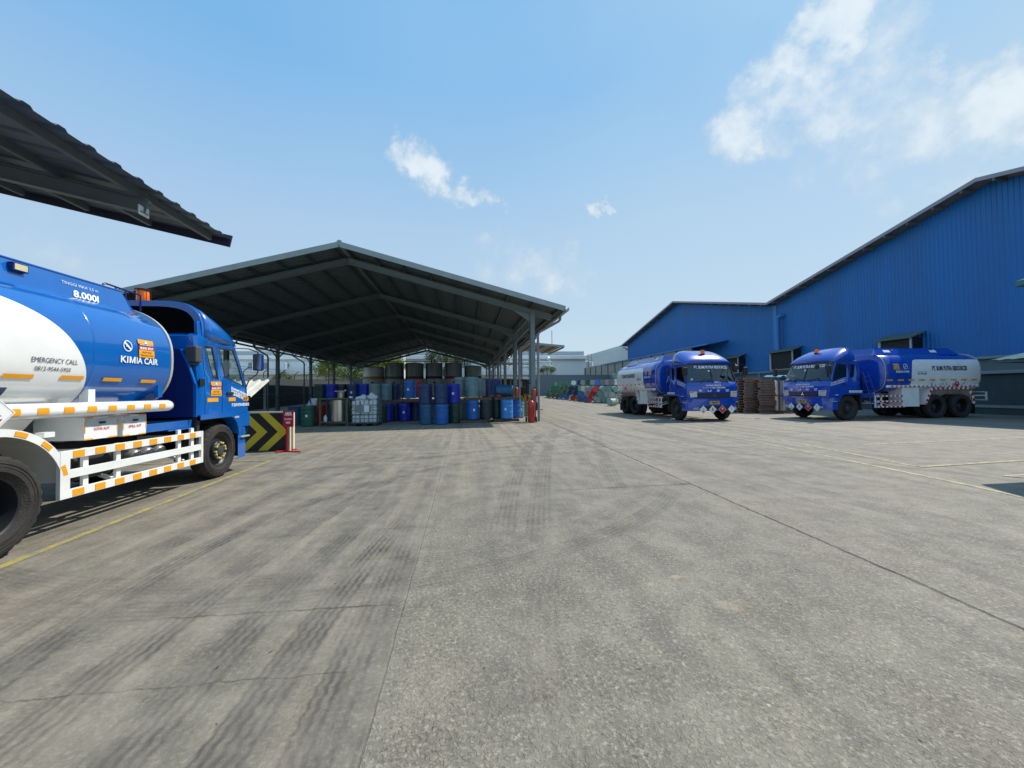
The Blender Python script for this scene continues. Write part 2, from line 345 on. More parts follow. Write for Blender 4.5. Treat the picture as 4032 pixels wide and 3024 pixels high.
    s_ = N_('ShaderNodeVectorMath', operation='SCALE'); l.new(ns.outputs['Color'], s_.inputs[0]); s_.inputs['Scale'].default_value = .05; l.new(s_.outputs[0], wv_.inputs[1]); l.new(wv_.outputs[0], vo.inputs['Vector'])
    stone = mr(vo.outputs['Distance'], .30, .46, 0, 1)
    aggm = ma('MULTIPLY', ma('MULTIPLY', right, nearf), mr(noise(.8, 4, .6, w=17), .3, .6, .35, 1))
    rnd = N_('ShaderNodeSeparateColor'); l.new(vo.outputs['Color'], rnd.inputs[0])
    scol = mixc(mr(rnd.outputs[0], .0, 1, 0, 1), (.36, .34, .285), (.155, .15, .135))
    col = mixc(ma('MULTIPLY', ma('MULTIPLY', stone, aggm), .42), col, (.095, .095, .082))
    col = mixc(ma('MULTIPLY', ma('MULTIPLY', ma('SUBTRACT', 1.0, stone), aggm), .38), col, scol)
    sk = noise(46, 6, .7, w=41); col = mixc(ma('MULTIPLY', mr(sk, .50, .62, 0, .85), ma('MULTIPLY', nearf, mr(right, 0, 1, .45, 1))), col, (.055, .053, .045)); sk2 = noise(40, 6, .7, w=47); col = mixc(ma('MULTIPLY', mr(sk2, .52, .64, 0, .8), ma('MULTIPLY', nearf, mr(right, 0, 1, .40, .85))), col, (.52, .49, .42))
    # fine mottling everywhere
    col = mixc(mr(fin, .3, .7, .0, .55), col, (.14, .138, .125)); col = mixc(mr(vf, .5, .8, 0, .45), col, (.33, .32, .28))
    # pits
    v2 = N_('ShaderNodeTexVoronoi'); v2.inputs['Scale'].default_value = 9; l.new(wv_.outputs[0], v2.inputs['Vector'])
    r2 = N_('ShaderNodeSeparateColor'); l.new(v2.outputs['Color'], r2.inputs[0])
    pit = ma('MULTIPLY', mr(v2.outputs['Distance'], .05, .10, 1, 0), ma('GREATER_THAN', r2.outputs[0], .72)); col = mixc(ma('MULTIPLY', pit, .8), col, (.04, .038, .034))
    chip = ma('MULTIPLY', mr(v2.outputs['Distance'], .03, .06, 1, 0), ma('LESS_THAN', r2.outputs[0], .12)); col = mixc(ma('MULTIPLY', chip, .8), col, (.5, .5, .46))
    # tyre tracks: circles through three points on the ground
    tn = noise(7, 4, .7, w=8); patch = noise(1.3, 4, .7, w=12)
    wob = ma('ADD', ma('MULTIPLY', ma('SUBTRACT', tn, .5), .022), ma('MULTIPLY', ma('SINE', ma('MULTIPLY', Y, 70.0)), .0045))
    patch2 = noise(1.0, 5, .75, (2.6, .6, 1), 52)
    tot = None
    def track(p, hw, st, y0, y1, lines=5):
        nonlocal tot
        (x1, y1_), (x2, y2_), (x3, y3_) = p
        d = 2*(x1*(y2_-y3_)+x2*(y3_-y1_)+x3*(y1_-y2_))
        if abs(d) < 1e-3: x2 += .02; d = 2*(x1*(y2_-y3_)+x2*(y3_-y1_)+x3*(y1_-y2_))
        ux = ((x1*x1+y1_*y1_)*(y2_-y3_)+(x2*x2+y2_*y2_)*(y3_-y1_)+(x3*x3+y3_*y3_)*(y1_-y2_))/d
        uy = ((x1*x1+y1_*y1_)*(x3-x2)+(x2*x2+y2_*y2_)*(x1-x3)+(x3*x3+y3_*y3_)*(x2-x1))/d
        R = math.hypot(x1-ux, y1_-uy)
        dist = N_('ShaderNodeVectorMath', operation='DISTANCE'); cx = N_('ShaderNodeCombineXYZ'); l.new(X, cx.inputs[0]); l.new(Y, cx.inputs[1]); l.new(cx.outputs[0], dist.inputs[0]); dist.inputs[1].default_value = (ux, uy, 0)
        dd = ma('ADD', ma('SUBTRACT', dist.outputs['Value'], R), wob)
        band = mr(ma('ABSOLUTE', dd), hw, hw*.82, 0, 1)
        gr = ma('SINE', ma('MULTIPLY', dd, 2*pi*lines/(2*hw))); grv = mr(gr, -.6, .9, .42, 1)
        yf = ma('MULTIPLY', mr(Y, y0, y0+.8, 0, 1), mr(Y, y1-1.5, y1, 1, 0))
        v = ma('MULTIPLY', ma('MULTIPLY', ma('MULTIPLY', band, grv), yf), st)
        tot = v if tot is None else ma('MAXIMUM', tot, v)
    for a in TRACKS: track(*a)
    tot = ma('MULTIPLY', ma('MULTIPLY', tot, mr(patch, .3, .58, .35, 1.25)), mr(patch2, .30, .60, .45, 1.15)); col = mixc(tot, col, (.055, .055, .055))
    # joints and cracks
    def line(dv, wd, f): 
        nonlocal col
        q = ma('MULTIPLY', mr(ma('ABSOLUTE', dv), wd, wd*.45, 0, 1), f) if not isinstance(f, float) else mr(ma('ABSOLUTE', dv), wd, wd*.45, 0, f)
        col = mixc(q, col, (.03, .028, .026)); return q
    q1 = line(jl, .007, .42)
    lite = mr(ma('ABSOLUTE', ma('SUBTRACT', jl, .03)), .05, .01, 0, .5); col = mixc(ma('MULTIPLY', lite, mr(mid, .45, .6, 0, .6)), col, (.34, .33, .30))
    wob3 = ma('MULTIPLY', ma('SUBTRACT', noise(4.5, 6, .75, w=6), .5), .09)
    j2 = ma('ADD', ma('SUBTRACT', ma('SUBTRACT', X, ma('MULTIPLY', Y, .042)), 3.06), wob3)
    q2 = line(j2, .020, 1.0)
    for xx in (-4.05, 6.9, 10.5, 14.2, 17.8): line(ma('ADD', ma('SUBTRACT', X, xx), wobj), .012, .5)
    def crack(y, xa, xb, wd, f, slope=0):
        dv = ma('ADD', ma('SUBTRACT', ma('SUBTRACT', Y, y), ma('MULTIPLY', ma('SUBTRACT', X, xa), slope)), ma('ADD', wobj, wob3))
        msk = ma('MULTIPLY', mr(X, xa-.05, xa+.1, 0, 1), mr(X, xb-.1, xb+.02, 1, 0)); line(dv, wd, ma('MULTIPLY', msk, f))
    crack(5.30, 1.3, 3.28, .022, .75, .03); crack(2.68, -1.95, -.45, .010, .9, -.03); crack(2.05, -2.2, -.5, .006, .6, .0); crack(4.0, -2.4, -.4, .008, .45, .06); crack(8.5, -4, 12, .02, .45); crack(13.0, -4, 25, .03, .35); crack(3.35, -.9, .6, .006, .5, .1)
    # stains
    for (sx, sy, ra, rb, f, c) in SPOTS:
        q = N_('ShaderNodeMapping'); l.new(P, q.inputs[0]); q.vector_type = 'TEXTURE'; q.inputs['Location'].default_value = (sx, sy, 0); q.inputs['Scale'].default_value = (ra, rb, 1)
        ln = N_('ShaderNodeVectorMath', operation='LENGTH'); l.new(q.outputs[0], ln.inputs[0])
        v = ma('ADD', ln.outputs['Value'], ma('ADD', ma('MULTIPLY', ma('SUBTRACT', tn, .5), 1.2), ma('MULTIPLY', ma('SUBTRACT', fin, .5), 1.4))); col = mixc(mr(v, 1.15, .6, 0, f*.6), col, c)
    patn = noise(2.6, 8, .72, w=61); col = mixc(mr(patn, .42, .64, 0, .38), col, (.36, .34, .30)); patm = noise(5.5, 7, .75, (1, .55, 1), 66); col = mixc(mr(patm, .5, .66, 0, .55), col, (.135, .13, .115))
    col = mixc(1.0, col, (.93, .875, .785), 'MULTIPLY')
    l.new(col, b.inputs['Base Color'])
    b.inputs['Roughness'].default_value = .72; b.inputs['Specular IOR Level'].default_value = .35
    l.new(mr(fin, .2, .8, .62, .86), b.inputs['Roughness'])
    h = ma('ADD', ma('MULTIPLY', fin, .5), ma('ADD', ma('MULTIPLY', vf, .35), ma('MULTIPLY', ma('MULTIPLY', stone, aggm), -.55)))
    h = ma('SUBTRACT', h, ma('MULTIPLY', ma('ADD', q1, ma('MULTIPLY', q2, 2)), 1.2)); h = ma('SUBTRACT', h, ma('MULTIPLY', pit, 1.0)); h = ma('SUBTRACT', h, ma('MULTIPLY', tot, .25))
    bp = N_('ShaderNodeBump'); bp.inputs['Strength'].default_value = .55; bp.inputs['Distance'].default_value = .012; l.new(h, bp.inputs['Height']); l.new(bp.outputs[0], b.inputs['Normal'])
    return m
TRACKS = [(((-.60, 1.4), (-.585, 2.4), (-.56, 3.9)), .12, .75, 0, 4.4), (((-.93, 1.4), (-.90, 2.2), (-.70, 4.1)), .12, .8, 0, 5), (((-1.30, 1.4), (-1.28, 2.3), (-1.0, 4.8)), .12, .6, 0, 6),
    (((-1.75, 1.4), (-1.76, 2.6), (-1.3, 6)), .13, .6, 0, 8), (((-2.22, 1.9), (-2.33, 3.88), (-.83, 6.92)), .13, .6, 0, 9), (((-2.6, 2.0), (-2.7, 4.4), (-1.6, 8.4)), .13, .5, 0, 10),
    (((.63, 3.33), (1.11, 5.58), (3.18, 13.36)), .15, .48, 3.2, 15), (((.42-.12, 3.36), (.80, 6.24), (2.50, 12.4)), .15, .48, 3.2, 13.5),
    (((2.0, 4.7), (2.99, 8.22), (4.58, 13.03)), .15, .42, 4.6, 14), (((1.83-.15, 4.73), (2.40, 7.72), (3.5, 11.8)), .15, .38, 4.6, 13),
    (((-1.67, 7.97), (1.11, 9.7), (4.52, 18.94)), .15, .45, 5, 19), (((-1.24, 2.78), (-.02, 3.0), (2.81, 5.03)), .13, .45, 2, 6), (((-1.4, 3.1), (-.02, 3.35), (2.6, 5.4)), .13, .35, 2, 6),
    (((5.2, 15), (5.4, 10), (9, 6.5)), .15, .35, 6, 16), (((.35, 1.4), (.42, 2.2), (.9, 3.6)), .13, .3, 0, 4)]
SPOTS = [(*gp(787, 1380), .075, .035, .75, (.085, .08, .075)), (*gp(838, 1376), .045, .035, .65, (.085, .08, .075)), (*gp(1385, 1141), .16, .10, .55, (.11, .105, .1)), (*gp(1388, 1181), .13, .09, .5, (.12, .115, .11)),
    (*gp(858, 1142), .06, .06, .6, (.1, .1, .095)), (*gp(925, 1138), .07, .06, .6, (.1, .1, .095)), (*gp(835, 1167), .07, .05, .5, (.1, .1, .095)), (*gp(1460, 1246), .05, .03, .7, (.50, .42, .30)), (*gp(1575, 1305), .10, .05, .45, (.42, .34, .25)), (*gp(1592, 1315), .04, .03, .6, (.50, .40, .28)),
    (*gp(1405, 1262), .025, .025, .7, (.5, .42, .3)), (*gp(1480, 1046), .10, .06, 1.0, (.02, .018, .016)), (*gp(1725, 1470), .03, .02, .5, (.45, .36, .25)), (*gp(2115, 990), .18, .12, .6, (.10, .09, .08))]
ys = [-60, -5, 0, 5, 10, 15, 20, 24, 40, 62.9, 90, 150, 320]
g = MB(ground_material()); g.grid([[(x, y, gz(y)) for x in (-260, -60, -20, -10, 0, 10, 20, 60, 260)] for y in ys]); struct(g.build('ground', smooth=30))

# ------------------------------------------------------------------ painted lines
def paint_mat(nm, col, thr):
    m = bpy.data.materials.new(nm); m.use_nodes = True; t = m.node_tree; n = t.nodes; l = t.links; b = n['Principled BSDF']; b.inputs['Roughness'].default_value = .7
    tc = n.new('ShaderNodeTexCoord'); a = n.new('ShaderNodeTexNoise'); a.inputs['Scale'].default_value = 6; a.inputs['Detail'].default_value = 9; a.inputs['Roughness'].default_value = .75; l.new(tc.outputs['Object'], a.inputs['Vector'])
    r = n.new('ShaderNodeMapRange'); l.new(a.outputs[0], r.inputs[0]); r.inputs[1].default_value = thr-.05; r.inputs[2].default_value = thr+.06
    mx = n.new('ShaderNodeMix'); mx.data_type = 'RGBA'; l.new(r.outputs[0], mx.inputs['Factor']); mx.inputs['A'].default_value = (*col, 1); mx.inputs['B'].default_value = (.20, .19, .15, 1); l.new(mx.outputs['Result'], b.inputs['Base Color']); return m
PY = paint_mat('yellow_line_paint', (.36, .29, .07), .50); PY2 = paint_mat('faded_yellow_paint', (.40, .36, .18), .50)
def stripe(nm, pts, wd, mt, z=.004):
    m = MB(mt); L_ = []; R_ = []
    P = []
    for i in range(len(pts)-1):
        (xa, ya), (xb, yb) = pts[i], pts[i+1]; k = max(2, int(math.hypot(xb-xa, yb-ya)/.5))
        for j in range(k + (i == len(pts)-2)): P.append((xa+(xb-xa)*j/k, ya+(yb-ya)*j/k))
    for i, (x, y) in enumerate(P):
        (xa, ya), (xb, yb) = P[max(0, i-1)], P[min(len(P)-1, i+1)]; dx, dy = xb-xa, yb-ya; d = math.hypot(dx, dy); nx, ny = -dy/d*wd/2, dx/d*wd/2; e = 1+random.uniform(-.08, .08)
        L_.append((x+nx*e, y+ny*e, gz(y)+z)); R_.append((x-nx*e, y-ny*e, gz(y)+z))
    m.grid([L_, R_]); return struct(m.build(nm))
stripe('yellow_line', [(-4.02, -3), (-3.75, 3.6), (-4.02, 8.66)], .085, PY)
stripe('yellow_line', [(-4.06, 8.68), (-8.5, 8.75)], .085, PY, .008)
stripe('yellow_line', [(-4.15, 10.3), (-4.0, 12.2), (-3.75, 14.5)], .075, PY)
stripe('yellow_line', [(6.55, 2.6), (7.0, 4.6), (7.55, 9.2), (7.95, 12.5)], .09, PY2)
stripe('yellow_line', [(7.80, 5.85), (8.35, 8.9), (8.85, 11.9)], .085, PY2)
stripe('yellow_line', [(7.80, 5.80), (14.5, 6.25)], .085, PY2, .008)
stripe('yellow_line', [(8.2, 5.0), (11.5, 5.15)], .08, PY2)
stripe('yellow_line', [(8.2, 5.0), (9.6, 3.6)], .08, PY2, .008)
stripe('yellow_line', [(9.6, 8.3), (22, 9.0)], .085, PY2)

# ------------------------------------------------------------------ corrugated sheet helper
def corr(mb, p00, p10, p01, nribs, h, nrm, flat=.55):
    "sheet with ribs running p00->p01, ribs spaced along p00->p10"
    p00, p10, p01, nrm = map(Vector, (p00, p10, p01, nrm)); rows = [[], []]
    for i in range(nribs):
        for f, hh in ((0, 0), (flat, 0), (flat+.1, 1), (.93, 1)):
            t = (i+f)/nribs; q = p00+(p10-p00)*t+nrm*h*hh; rows[0].append(q); rows[1].append(q+(p01-p00))
    q = p10; rows[0].append(q); rows[1].append(q+(p01-p00)); mb.grid(rows)

# ------------------------------------------------------------------ open drum shed
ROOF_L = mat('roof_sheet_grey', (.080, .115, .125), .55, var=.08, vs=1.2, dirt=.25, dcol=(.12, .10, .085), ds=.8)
shed = thing('open_shed', 'big open-sided shed with a grey pitched roof over the blue drums', 'shed')
RX, RZ, EXR, EXL, EZ, Y0, Y1 = -5.02, 7.52, 4.43, -14.5, 5.02, 16.5, 55.2
sl_ = (RZ-EZ)/(EXR-RX)
nrm = Vector((sl_, 0, 1)).normalized()
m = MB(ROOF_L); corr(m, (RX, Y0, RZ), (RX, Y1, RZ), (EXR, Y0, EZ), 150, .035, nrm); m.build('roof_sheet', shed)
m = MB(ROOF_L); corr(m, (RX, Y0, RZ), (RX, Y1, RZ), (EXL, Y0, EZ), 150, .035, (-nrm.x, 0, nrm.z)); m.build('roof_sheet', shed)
m = MB(FASC); m.tube([(RX, Y0-.02, RZ+.05), (RX, Y1, RZ+.05)], .12, 8); m.build('ridge_cap', shed)
for (ex) in (EXR, EXL):
    m = MB(FASC); m.beam((RX, Y0-.03, RZ-.02), (ex, Y0-.03, EZ-.02), .03, .22); m.build('barge_board', shed)
    m = MB(FASC); sx = 1 if ex > 0 else -1
    m.prism([(0, 0), (.16*sx, .02), (.17*sx, .16), (.15*sx, .16), (.14*sx, .04), (.02*sx, .03), (.0, .14), (-.02*sx, .14)], (Y0-.08, Y1), lambda u, v, w_: (ex+u, w_, EZ-.14+v)); m.build('gutter', shed)
BY = [17.7+6.12*k for k in range(7)]
CR, CL = 3.18, -13.4
zr = lambda x: RZ - abs(x-RX)*sl_
for y in BY:
    for cx in (CR, CL):
        m = MB(STEELG if cx > 0 else STEELD)
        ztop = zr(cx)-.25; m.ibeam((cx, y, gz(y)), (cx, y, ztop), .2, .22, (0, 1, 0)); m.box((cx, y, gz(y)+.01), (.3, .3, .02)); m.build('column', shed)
        m = MB(STEELG if cx > 0 else STEELD); sg = 1 if cx > RX else -1
        m.ibeam((RX, y, RZ-.30), (cx+sg*.9, y, zr(cx+sg*.9)-.28), .16, .26, t=.014)
        m.prism([(cx-sg*.0, ztop-.55), (cx-sg*1.1, zr(cx-sg*1.1)-.36), (cx, zr(cx)-.36)], (y-.008, y+.008), lambda u, v, w_: (u, w_, v)); m.build('rafter', shed)
npur = 8
for sg in (1, -1):
    for k in range(npur+1):
        x = RX + sg*(.25+ (EXR-RX-.5)*k/npur); m = MB(PURL); z = zr(x)-.09; m.beam((x, Y0+.05, z), (x, Y1-.1, z), .06, .14); m.build('purlin', shed)
for cx in (CR, CL):
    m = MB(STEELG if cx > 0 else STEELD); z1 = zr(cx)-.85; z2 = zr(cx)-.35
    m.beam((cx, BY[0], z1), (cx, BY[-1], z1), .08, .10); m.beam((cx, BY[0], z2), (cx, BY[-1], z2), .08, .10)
    for i in range(len(BY)-1):
        for q in range(6):
            ya = BY[i]+(BY[i+1]-BY[i])*q/6; yb = BY[i]+(BY[i+1]-BY[i])*(q+1)/6; 
            m.beam((cx, ya, z1), (cx, ya, z2), .05, .05) if q in (1, 3, 5) else None
            if q in (0, 5): m.beam((cx, ya if q == 0 else yb, z1-.5), (cx, yb if q == 0 else ya, z2-.4), .06, .06)
    m.build('eave_truss', shed)
for (ex, px_) in ((EXR, 3.42), (EXL, -13.62)):
    sg = 1 if ex > 0 else -1
    for k, y in enumerate((17.62, 23.85, 36.1, 48.3) if sg > 0 else (29.0, 35.2, 41.3)):
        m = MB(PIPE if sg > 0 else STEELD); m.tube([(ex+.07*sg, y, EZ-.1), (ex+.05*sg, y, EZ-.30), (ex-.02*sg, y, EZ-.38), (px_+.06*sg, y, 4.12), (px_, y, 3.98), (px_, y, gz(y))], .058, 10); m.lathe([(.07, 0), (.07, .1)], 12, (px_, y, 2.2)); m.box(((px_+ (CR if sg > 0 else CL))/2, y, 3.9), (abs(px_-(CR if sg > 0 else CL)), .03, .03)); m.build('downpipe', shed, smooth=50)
m = MB(STEELD); m.tube([(-14.2, 17.6, 1.25), (-14.2, 54, 1.7)], .05, 6); m.tube([(-13.2, 18, 1.05), (-13.2, 54, 1.5)], .04, 6); m.build('guard_rail', shed)

# ------------------------------------------------------------------ canopy over the left truck
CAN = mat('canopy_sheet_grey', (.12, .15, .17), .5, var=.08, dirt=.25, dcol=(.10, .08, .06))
can = thing('truck_canopy', 'dark corrugated canopy roof high above the truck in the upper left corner', 'canopy')
ex, ez, ye = -5.16, 4.86, 9.28
RLn = 9.0; rise = .222
sq = Vector((rise, 0, 1)).normalized()
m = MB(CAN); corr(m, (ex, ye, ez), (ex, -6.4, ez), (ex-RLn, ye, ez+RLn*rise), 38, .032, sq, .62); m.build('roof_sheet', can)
CANS = mat('canopy_steel', (.13, .15, .15), .5, var=.1)
zc_ = lambda x: ez + (ex-x)*rise
for k in range(8):
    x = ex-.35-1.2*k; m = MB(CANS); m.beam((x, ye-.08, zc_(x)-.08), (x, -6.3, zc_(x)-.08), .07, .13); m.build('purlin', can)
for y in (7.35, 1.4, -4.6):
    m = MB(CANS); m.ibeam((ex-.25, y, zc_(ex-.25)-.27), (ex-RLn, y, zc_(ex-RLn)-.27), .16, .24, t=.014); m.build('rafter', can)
    m = MB(CANS); m.ibeam((-9.6, y, 0), (-9.6, y, zc_(-9.6)-.4), .2, .2, (0, 1, 0)); m.build('column', can)
m = MB(mat('canopy_trim', (.035, .03, .06), .5)); m.beam((ex+.02, ye+.02, ez-.05), (ex-RLn, ye+.02, ez+RLn*rise-.05), .03, .26); m.build('barge_board', can)
m = MB(mat('tag_white', (.6, .65, .6), .5)); m.box((ex-.30, 7.35, ez-.30), (.015, .22, .16)); m.build('bracket_plate', can)

# ------------------------------------------------------------------ blue warehouse on the right
WBL = mat('warehouse_blue_sheet', (.0, .15, .45), .42, var=.12, vs=.9, stretch=(1, 1, .12), dirt=.30, dcol=(.03, .10, .22), ds=.7)
WBT = mat('warehouse_blue_trim', (.02, .20, .52), .4, var=.06)
SOF = mat('soffit_grey', (.13, .15, .15), .6, var=.1); ROOFW = mat('warehouse_roof', (.58, .58, .56), .5, var=.08, dirt=.2, dcol=(.35, .33, .3))
TRIM = mat('roof_trim', (.30, .30, .34), .45, var=.08); CGR = mat('wall_grey_teal', (.115, .175, .19), .8, var=.1, dirt=.3, dcol=(.06, .09, .1)); CLI = mat('ledge_grey', (.24, .28, .28), .7, var=.12)
CDK = mat('wall_base_dark', (.05, .075, .085), .85, var=.15)
wh = thing('warehouse', 'long blue corrugated warehouse with two gables and white roof edge along the right side', 'warehouse')
WX = 26.0; RE = 25.2
pk = [(-11.8, 11.6), (2.6, 8.5), (15.97, 11.62), (29.45, 8.53), (44.0, 12.08), (60.0, 8.55)]
def rz_(y):
    for (ya, za), (yb, zb_) in zip(pk, pk[1:]):
        if ya <= y <= yb: return za+(zb_-za)*(y-ya)/(yb-ya)
    return pk[0][1] if y < pk[0][0] else pk[-1][1]
m = MB(WBL); lo = []; hi = []
y = -11.8
while y < 58.9:
    for dy, dx in ((0, 0), (.11, 0), (.135, -.028), (.175, -.028), (.2, 0)):
        yy = y+dy; lo.append((WX+dx, yy, 2.85)); hi.append((WX+dx, yy, rz_(yy)-.12+.03*0))
    y += .2
m.grid([lo, hi]); m.build('wall', wh)
m = MB(WBL); m.bb((WX, 58.85, .6), (WX+30, 59.0, 8.6)); m.build('end_wall', wh)
for (ya, za), (yb, zb_) in zip(pk, pk[1:]):
    m = MB(ROOFW); m.prism([(ya, za), (yb, zb_), (yb, zb_+.06), (ya, za+.06)], (RE+.03, WX+32), lambda u, v, w_: (w_, u, v)); m.use(SOF); m.prism([(ya, za-.012), (yb, zb_-.012), (yb, zb_-.002), (ya, za-.002)], (RE+.03, WX+32), lambda u, v, w_: (w_, u, v)); m.build('roof', wh)
    m = MB(TRIM); m.prism([(ya, za-.12), (yb, zb_-.12), (yb, zb_+.075), (ya, za+.075)], (RE-.02, RE+.02), lambda u, v, w_: (w_, u, v)); m.build('barge_board', wh)
    n_ = 11 if abs(yb-ya) > 12 else 10
    for k in range(n_):
        y = ya+(yb-ya)*(k+.5)/n_; m = MB(SOF); z = rz_(y)-.14; sl2 = (zb_-za)/(yb-ya)
        m.beam((RE+.04, y, z), (WX, y, z), .10, .20); m.build('purlin_end', wh)
m = MB(BLACK); m.tube([(25.9, 58.9, 8.0), (25.9, 59.3, 7.9), (25.9, 59.6, 8.2), (25.5, 59.7, 8.3)], .07, 6); m.build('gutter_pipe', wh, smooth=50)
m = MB(WBT); m.bb((WX-.06, 29.25, 2.9), (WX+.0, 29.65, 8.35)); m.build('corner_trim', wh)
m = MB(WBT); m.tube([(WX, 28.55, 7.35), (WX-.25, 28.62, 7.38), (WX-.34, 28.85, 7.2), (WX-.34, 28.85, 2.9)], .17, 12); m.lathe([(.19, 0), (.19, .15)], 12, (WX-.34, 28.85, 6.1)); m.build('downpipe', wh, smooth=50)
m = MB(CGR); m.bb((WX-.05, -11, 0), (WX+.1, 58.9, 2.84)); m.build('lower_wall', wh)
m = MB(CLI); m.bb((WX-.22, -11, 2.76), (WX-.05, 58.9, 2.88)); m.build('ledge', wh)
m = MB(CLI); m.bb((WX-.30, -11, 2.0), (WX-.05, 24, 2.16)); m.build('ledge', wh)
m = MB(CDK); m.bb((WX-.12, -11, .45), (WX-.05, 24, 2.0)); m.build('lower_panel', wh)
m = MB(CLI); m.bb((WX-.45, -11, .34), (WX-.05, 24, .46)); m.build('kerb_ledge', wh)
m = MB(CDK); m.bb((WX-.40, -11, 0), (WX-.05, 24, .34)); m.build('base', wh)
for y in (11.4, 24.4, 26.6, 31.2, 33.6, 36.6):
    m = MB(WBT); m.bb((WX-.16, y-.14, 0 if y < 20 else 0), (WX-.05, y+.14, 2.76)); m.build('wall_post', wh)
HOODG = mat('hood_green_grey', (.10, .14, .13), .6, var=.1); DARKV = mat('vent_dark', (.006, .012, .014), .6); SLATE = mat('post_light', (.42, .45, .46), .5)
for (ya, yb, z0, z1) in ((33.0, 35.4, 2.95, 4.35), (27.0, 29.2, 2.95, 4.35), (19.0, 20.7, 2.95, 4.22)):
    wn = MB(DARKV); wn.bb((WX-.75, ya, z0), (WX-.03, yb, z1)); o = wn.build('window_box', wh)
    m = MB(HOODG); m.prism([(WX-1.0, z1-.05), (WX-.02, z1+.30), (WX-.02, z1+.36), (WX-1.0, z1+.01)], (ya-.2, yb+.2), lambda u, v, w_: (u, w_, v)); m.build('hood', o)
    m = MB(SLATE); m.bb((WX-.80, ya-.03, z0), (WX-.74, ya+.06, z1)); m.bb((WX-.82, yb-.1, z0), (WX-.74, yb+.02, z1)); m.bb((WX-.82, ya, z0-.05), (WX-.05, yb, z0)); m.build('frame', o)
    m = MB(DARKV)
    for k in range(6): m.bb((WX-.765, ya+.1, z0+.15+.2*k), (WX-.752, yb-.1, z0+.17+.2*k))
    m.build('louvre', o)
m = MB(WBT); m.prism([(35.2, 6.28), (64, 6.28-.0), (64, 6.2), (35.2, 6.2)], (0, 1), lambda u, v, w_: (26.0-2.3*w_, u, v-.42*w_)); m.build('lean_to_roof', wh)
m = MB(WBT); m.beam((23.68, 35.2, 5.84), (23.68, 64, 5.84), .05, .14); m.build('lean_to_fascia', wh)
PAN = mat('concrete_panel', (.34, .34, .30), .85, var=.12, vs=1.2, dirt=.35, dcol=(.2, .19, .17)); GWL = mat('wall_blue_grey', (.15, .20, .235), .8, var=.05, vs=.4)
m = MB(PAN); m.bb((23.85, 38, 3.6), (23.95, 75, 5.95)); m.build('panel_wall', wh)
for k in range(13):
    m = MB(BLACK); y = 38+3*k; m.bb((23.78, y-.08, 3.6), (23.85, y+.08, 5.85)); m.build('panel_post', wh)
m = MB(GWL); m.bb((23.7, 36, gz(36)-.3), (23.98, 61.2, 3.95)); m.build('side_wall', wh)
# ------------------------------------------------------------------ far yard wall, left boundary wall
fw = MB(GWL); fw.bb((10.2, 61.2, .3), (23.7, 61.5, 4.02)); tag(fw.build('yard_wall'), 'smooth blue-grey wall closing the yard behind the lying drums', 'wall')
fw = MB(mat('wall_dark_left', (.07, .085, .09), .85, var=.1)); fw.bb((-17, 61.2, .3), (10.2, 61.5, 3.6)); tag(fw.build('back_wall'), 'dark wall across the far end behind the drum shed', 'wall')
bw = thing('boundary_wall', 'dark boundary wall left of the shed with barbed wire on angled arms', 'wall')
m = MB(mat('boundary_dark', (.05, .06, .07), .85, var=.12)); m.prism([(6, 0), (24, 0), (61.2, .67), (61.2, 3.1), (24, 2.62), (6, 2.5)], (-16.9, -16.65), lambda u, v, w_: (w_, u, v)); m.build('wall', bw)
tp = []
for k in range(19):
    y = 8+3*k; zt5 = 2.5 if y < 24 else 2.62+(y-24)*.0129; zt5 = 2.5+(.12*(y-6)/18 if y < 24 else .12+(y-24)*.0129)
    m = MB(BLACK); m.tube([(-16.78, y, zt5-.1), (-16.78, y, zt5+.45), (-16.4, y+.02, zt5+.8)], .03, 6); m.build('wire_arm', bw); tp.append((y, zt5))
for q in (0, .5, 1):
    m = MB(BLACK); m.tube([(-16.78+.38*q, y, z+.45+.35*q-(.04 if i % 2 else 0)) for i, (y, z) in enumerate(tp)], .012, 4); m.build('barbed_wire', bw)
# ------------------------------------------------------------------ low lean-to roof beyond the barrier
lt = thing('lean_to_roof', 'low sloping cream corrugated roof between truck cab and shed', 'roof')
CRE = mat('cream_sheet', (.62, .60, .52), .6, var=.1, dirt=.3, dcol=(.35, .30, .22))
m = MB(CRE); corr(m, (-12.2, 15.3, 1.97), (-7.05, 15.3, 1.97), (-12.2+.45, 13.0, 1.30), 19, .05, (0, -.28, .96), .5); m.build('roof_sheet', lt)
for x, y, z in ((-7.2, 15.1, 1.9), (-12, 15.1, 1.9), (-6.8, 13.1, 1.25), (-11.6, 13.1, 1.25)): m = MB(STEELD); m.beam((x, y, 0), (x, y, z), .06, .06); m.build('post', lt)
m = MB(STEELD); m.beam((-12, 15.1, 1.85), (-7.2, 15.1, 1.85), .05, .08); m.beam((-11.6, 13.1, 1.22), (-6.8, 13.1, 1.22), .05, .08); m.build('beam', lt)
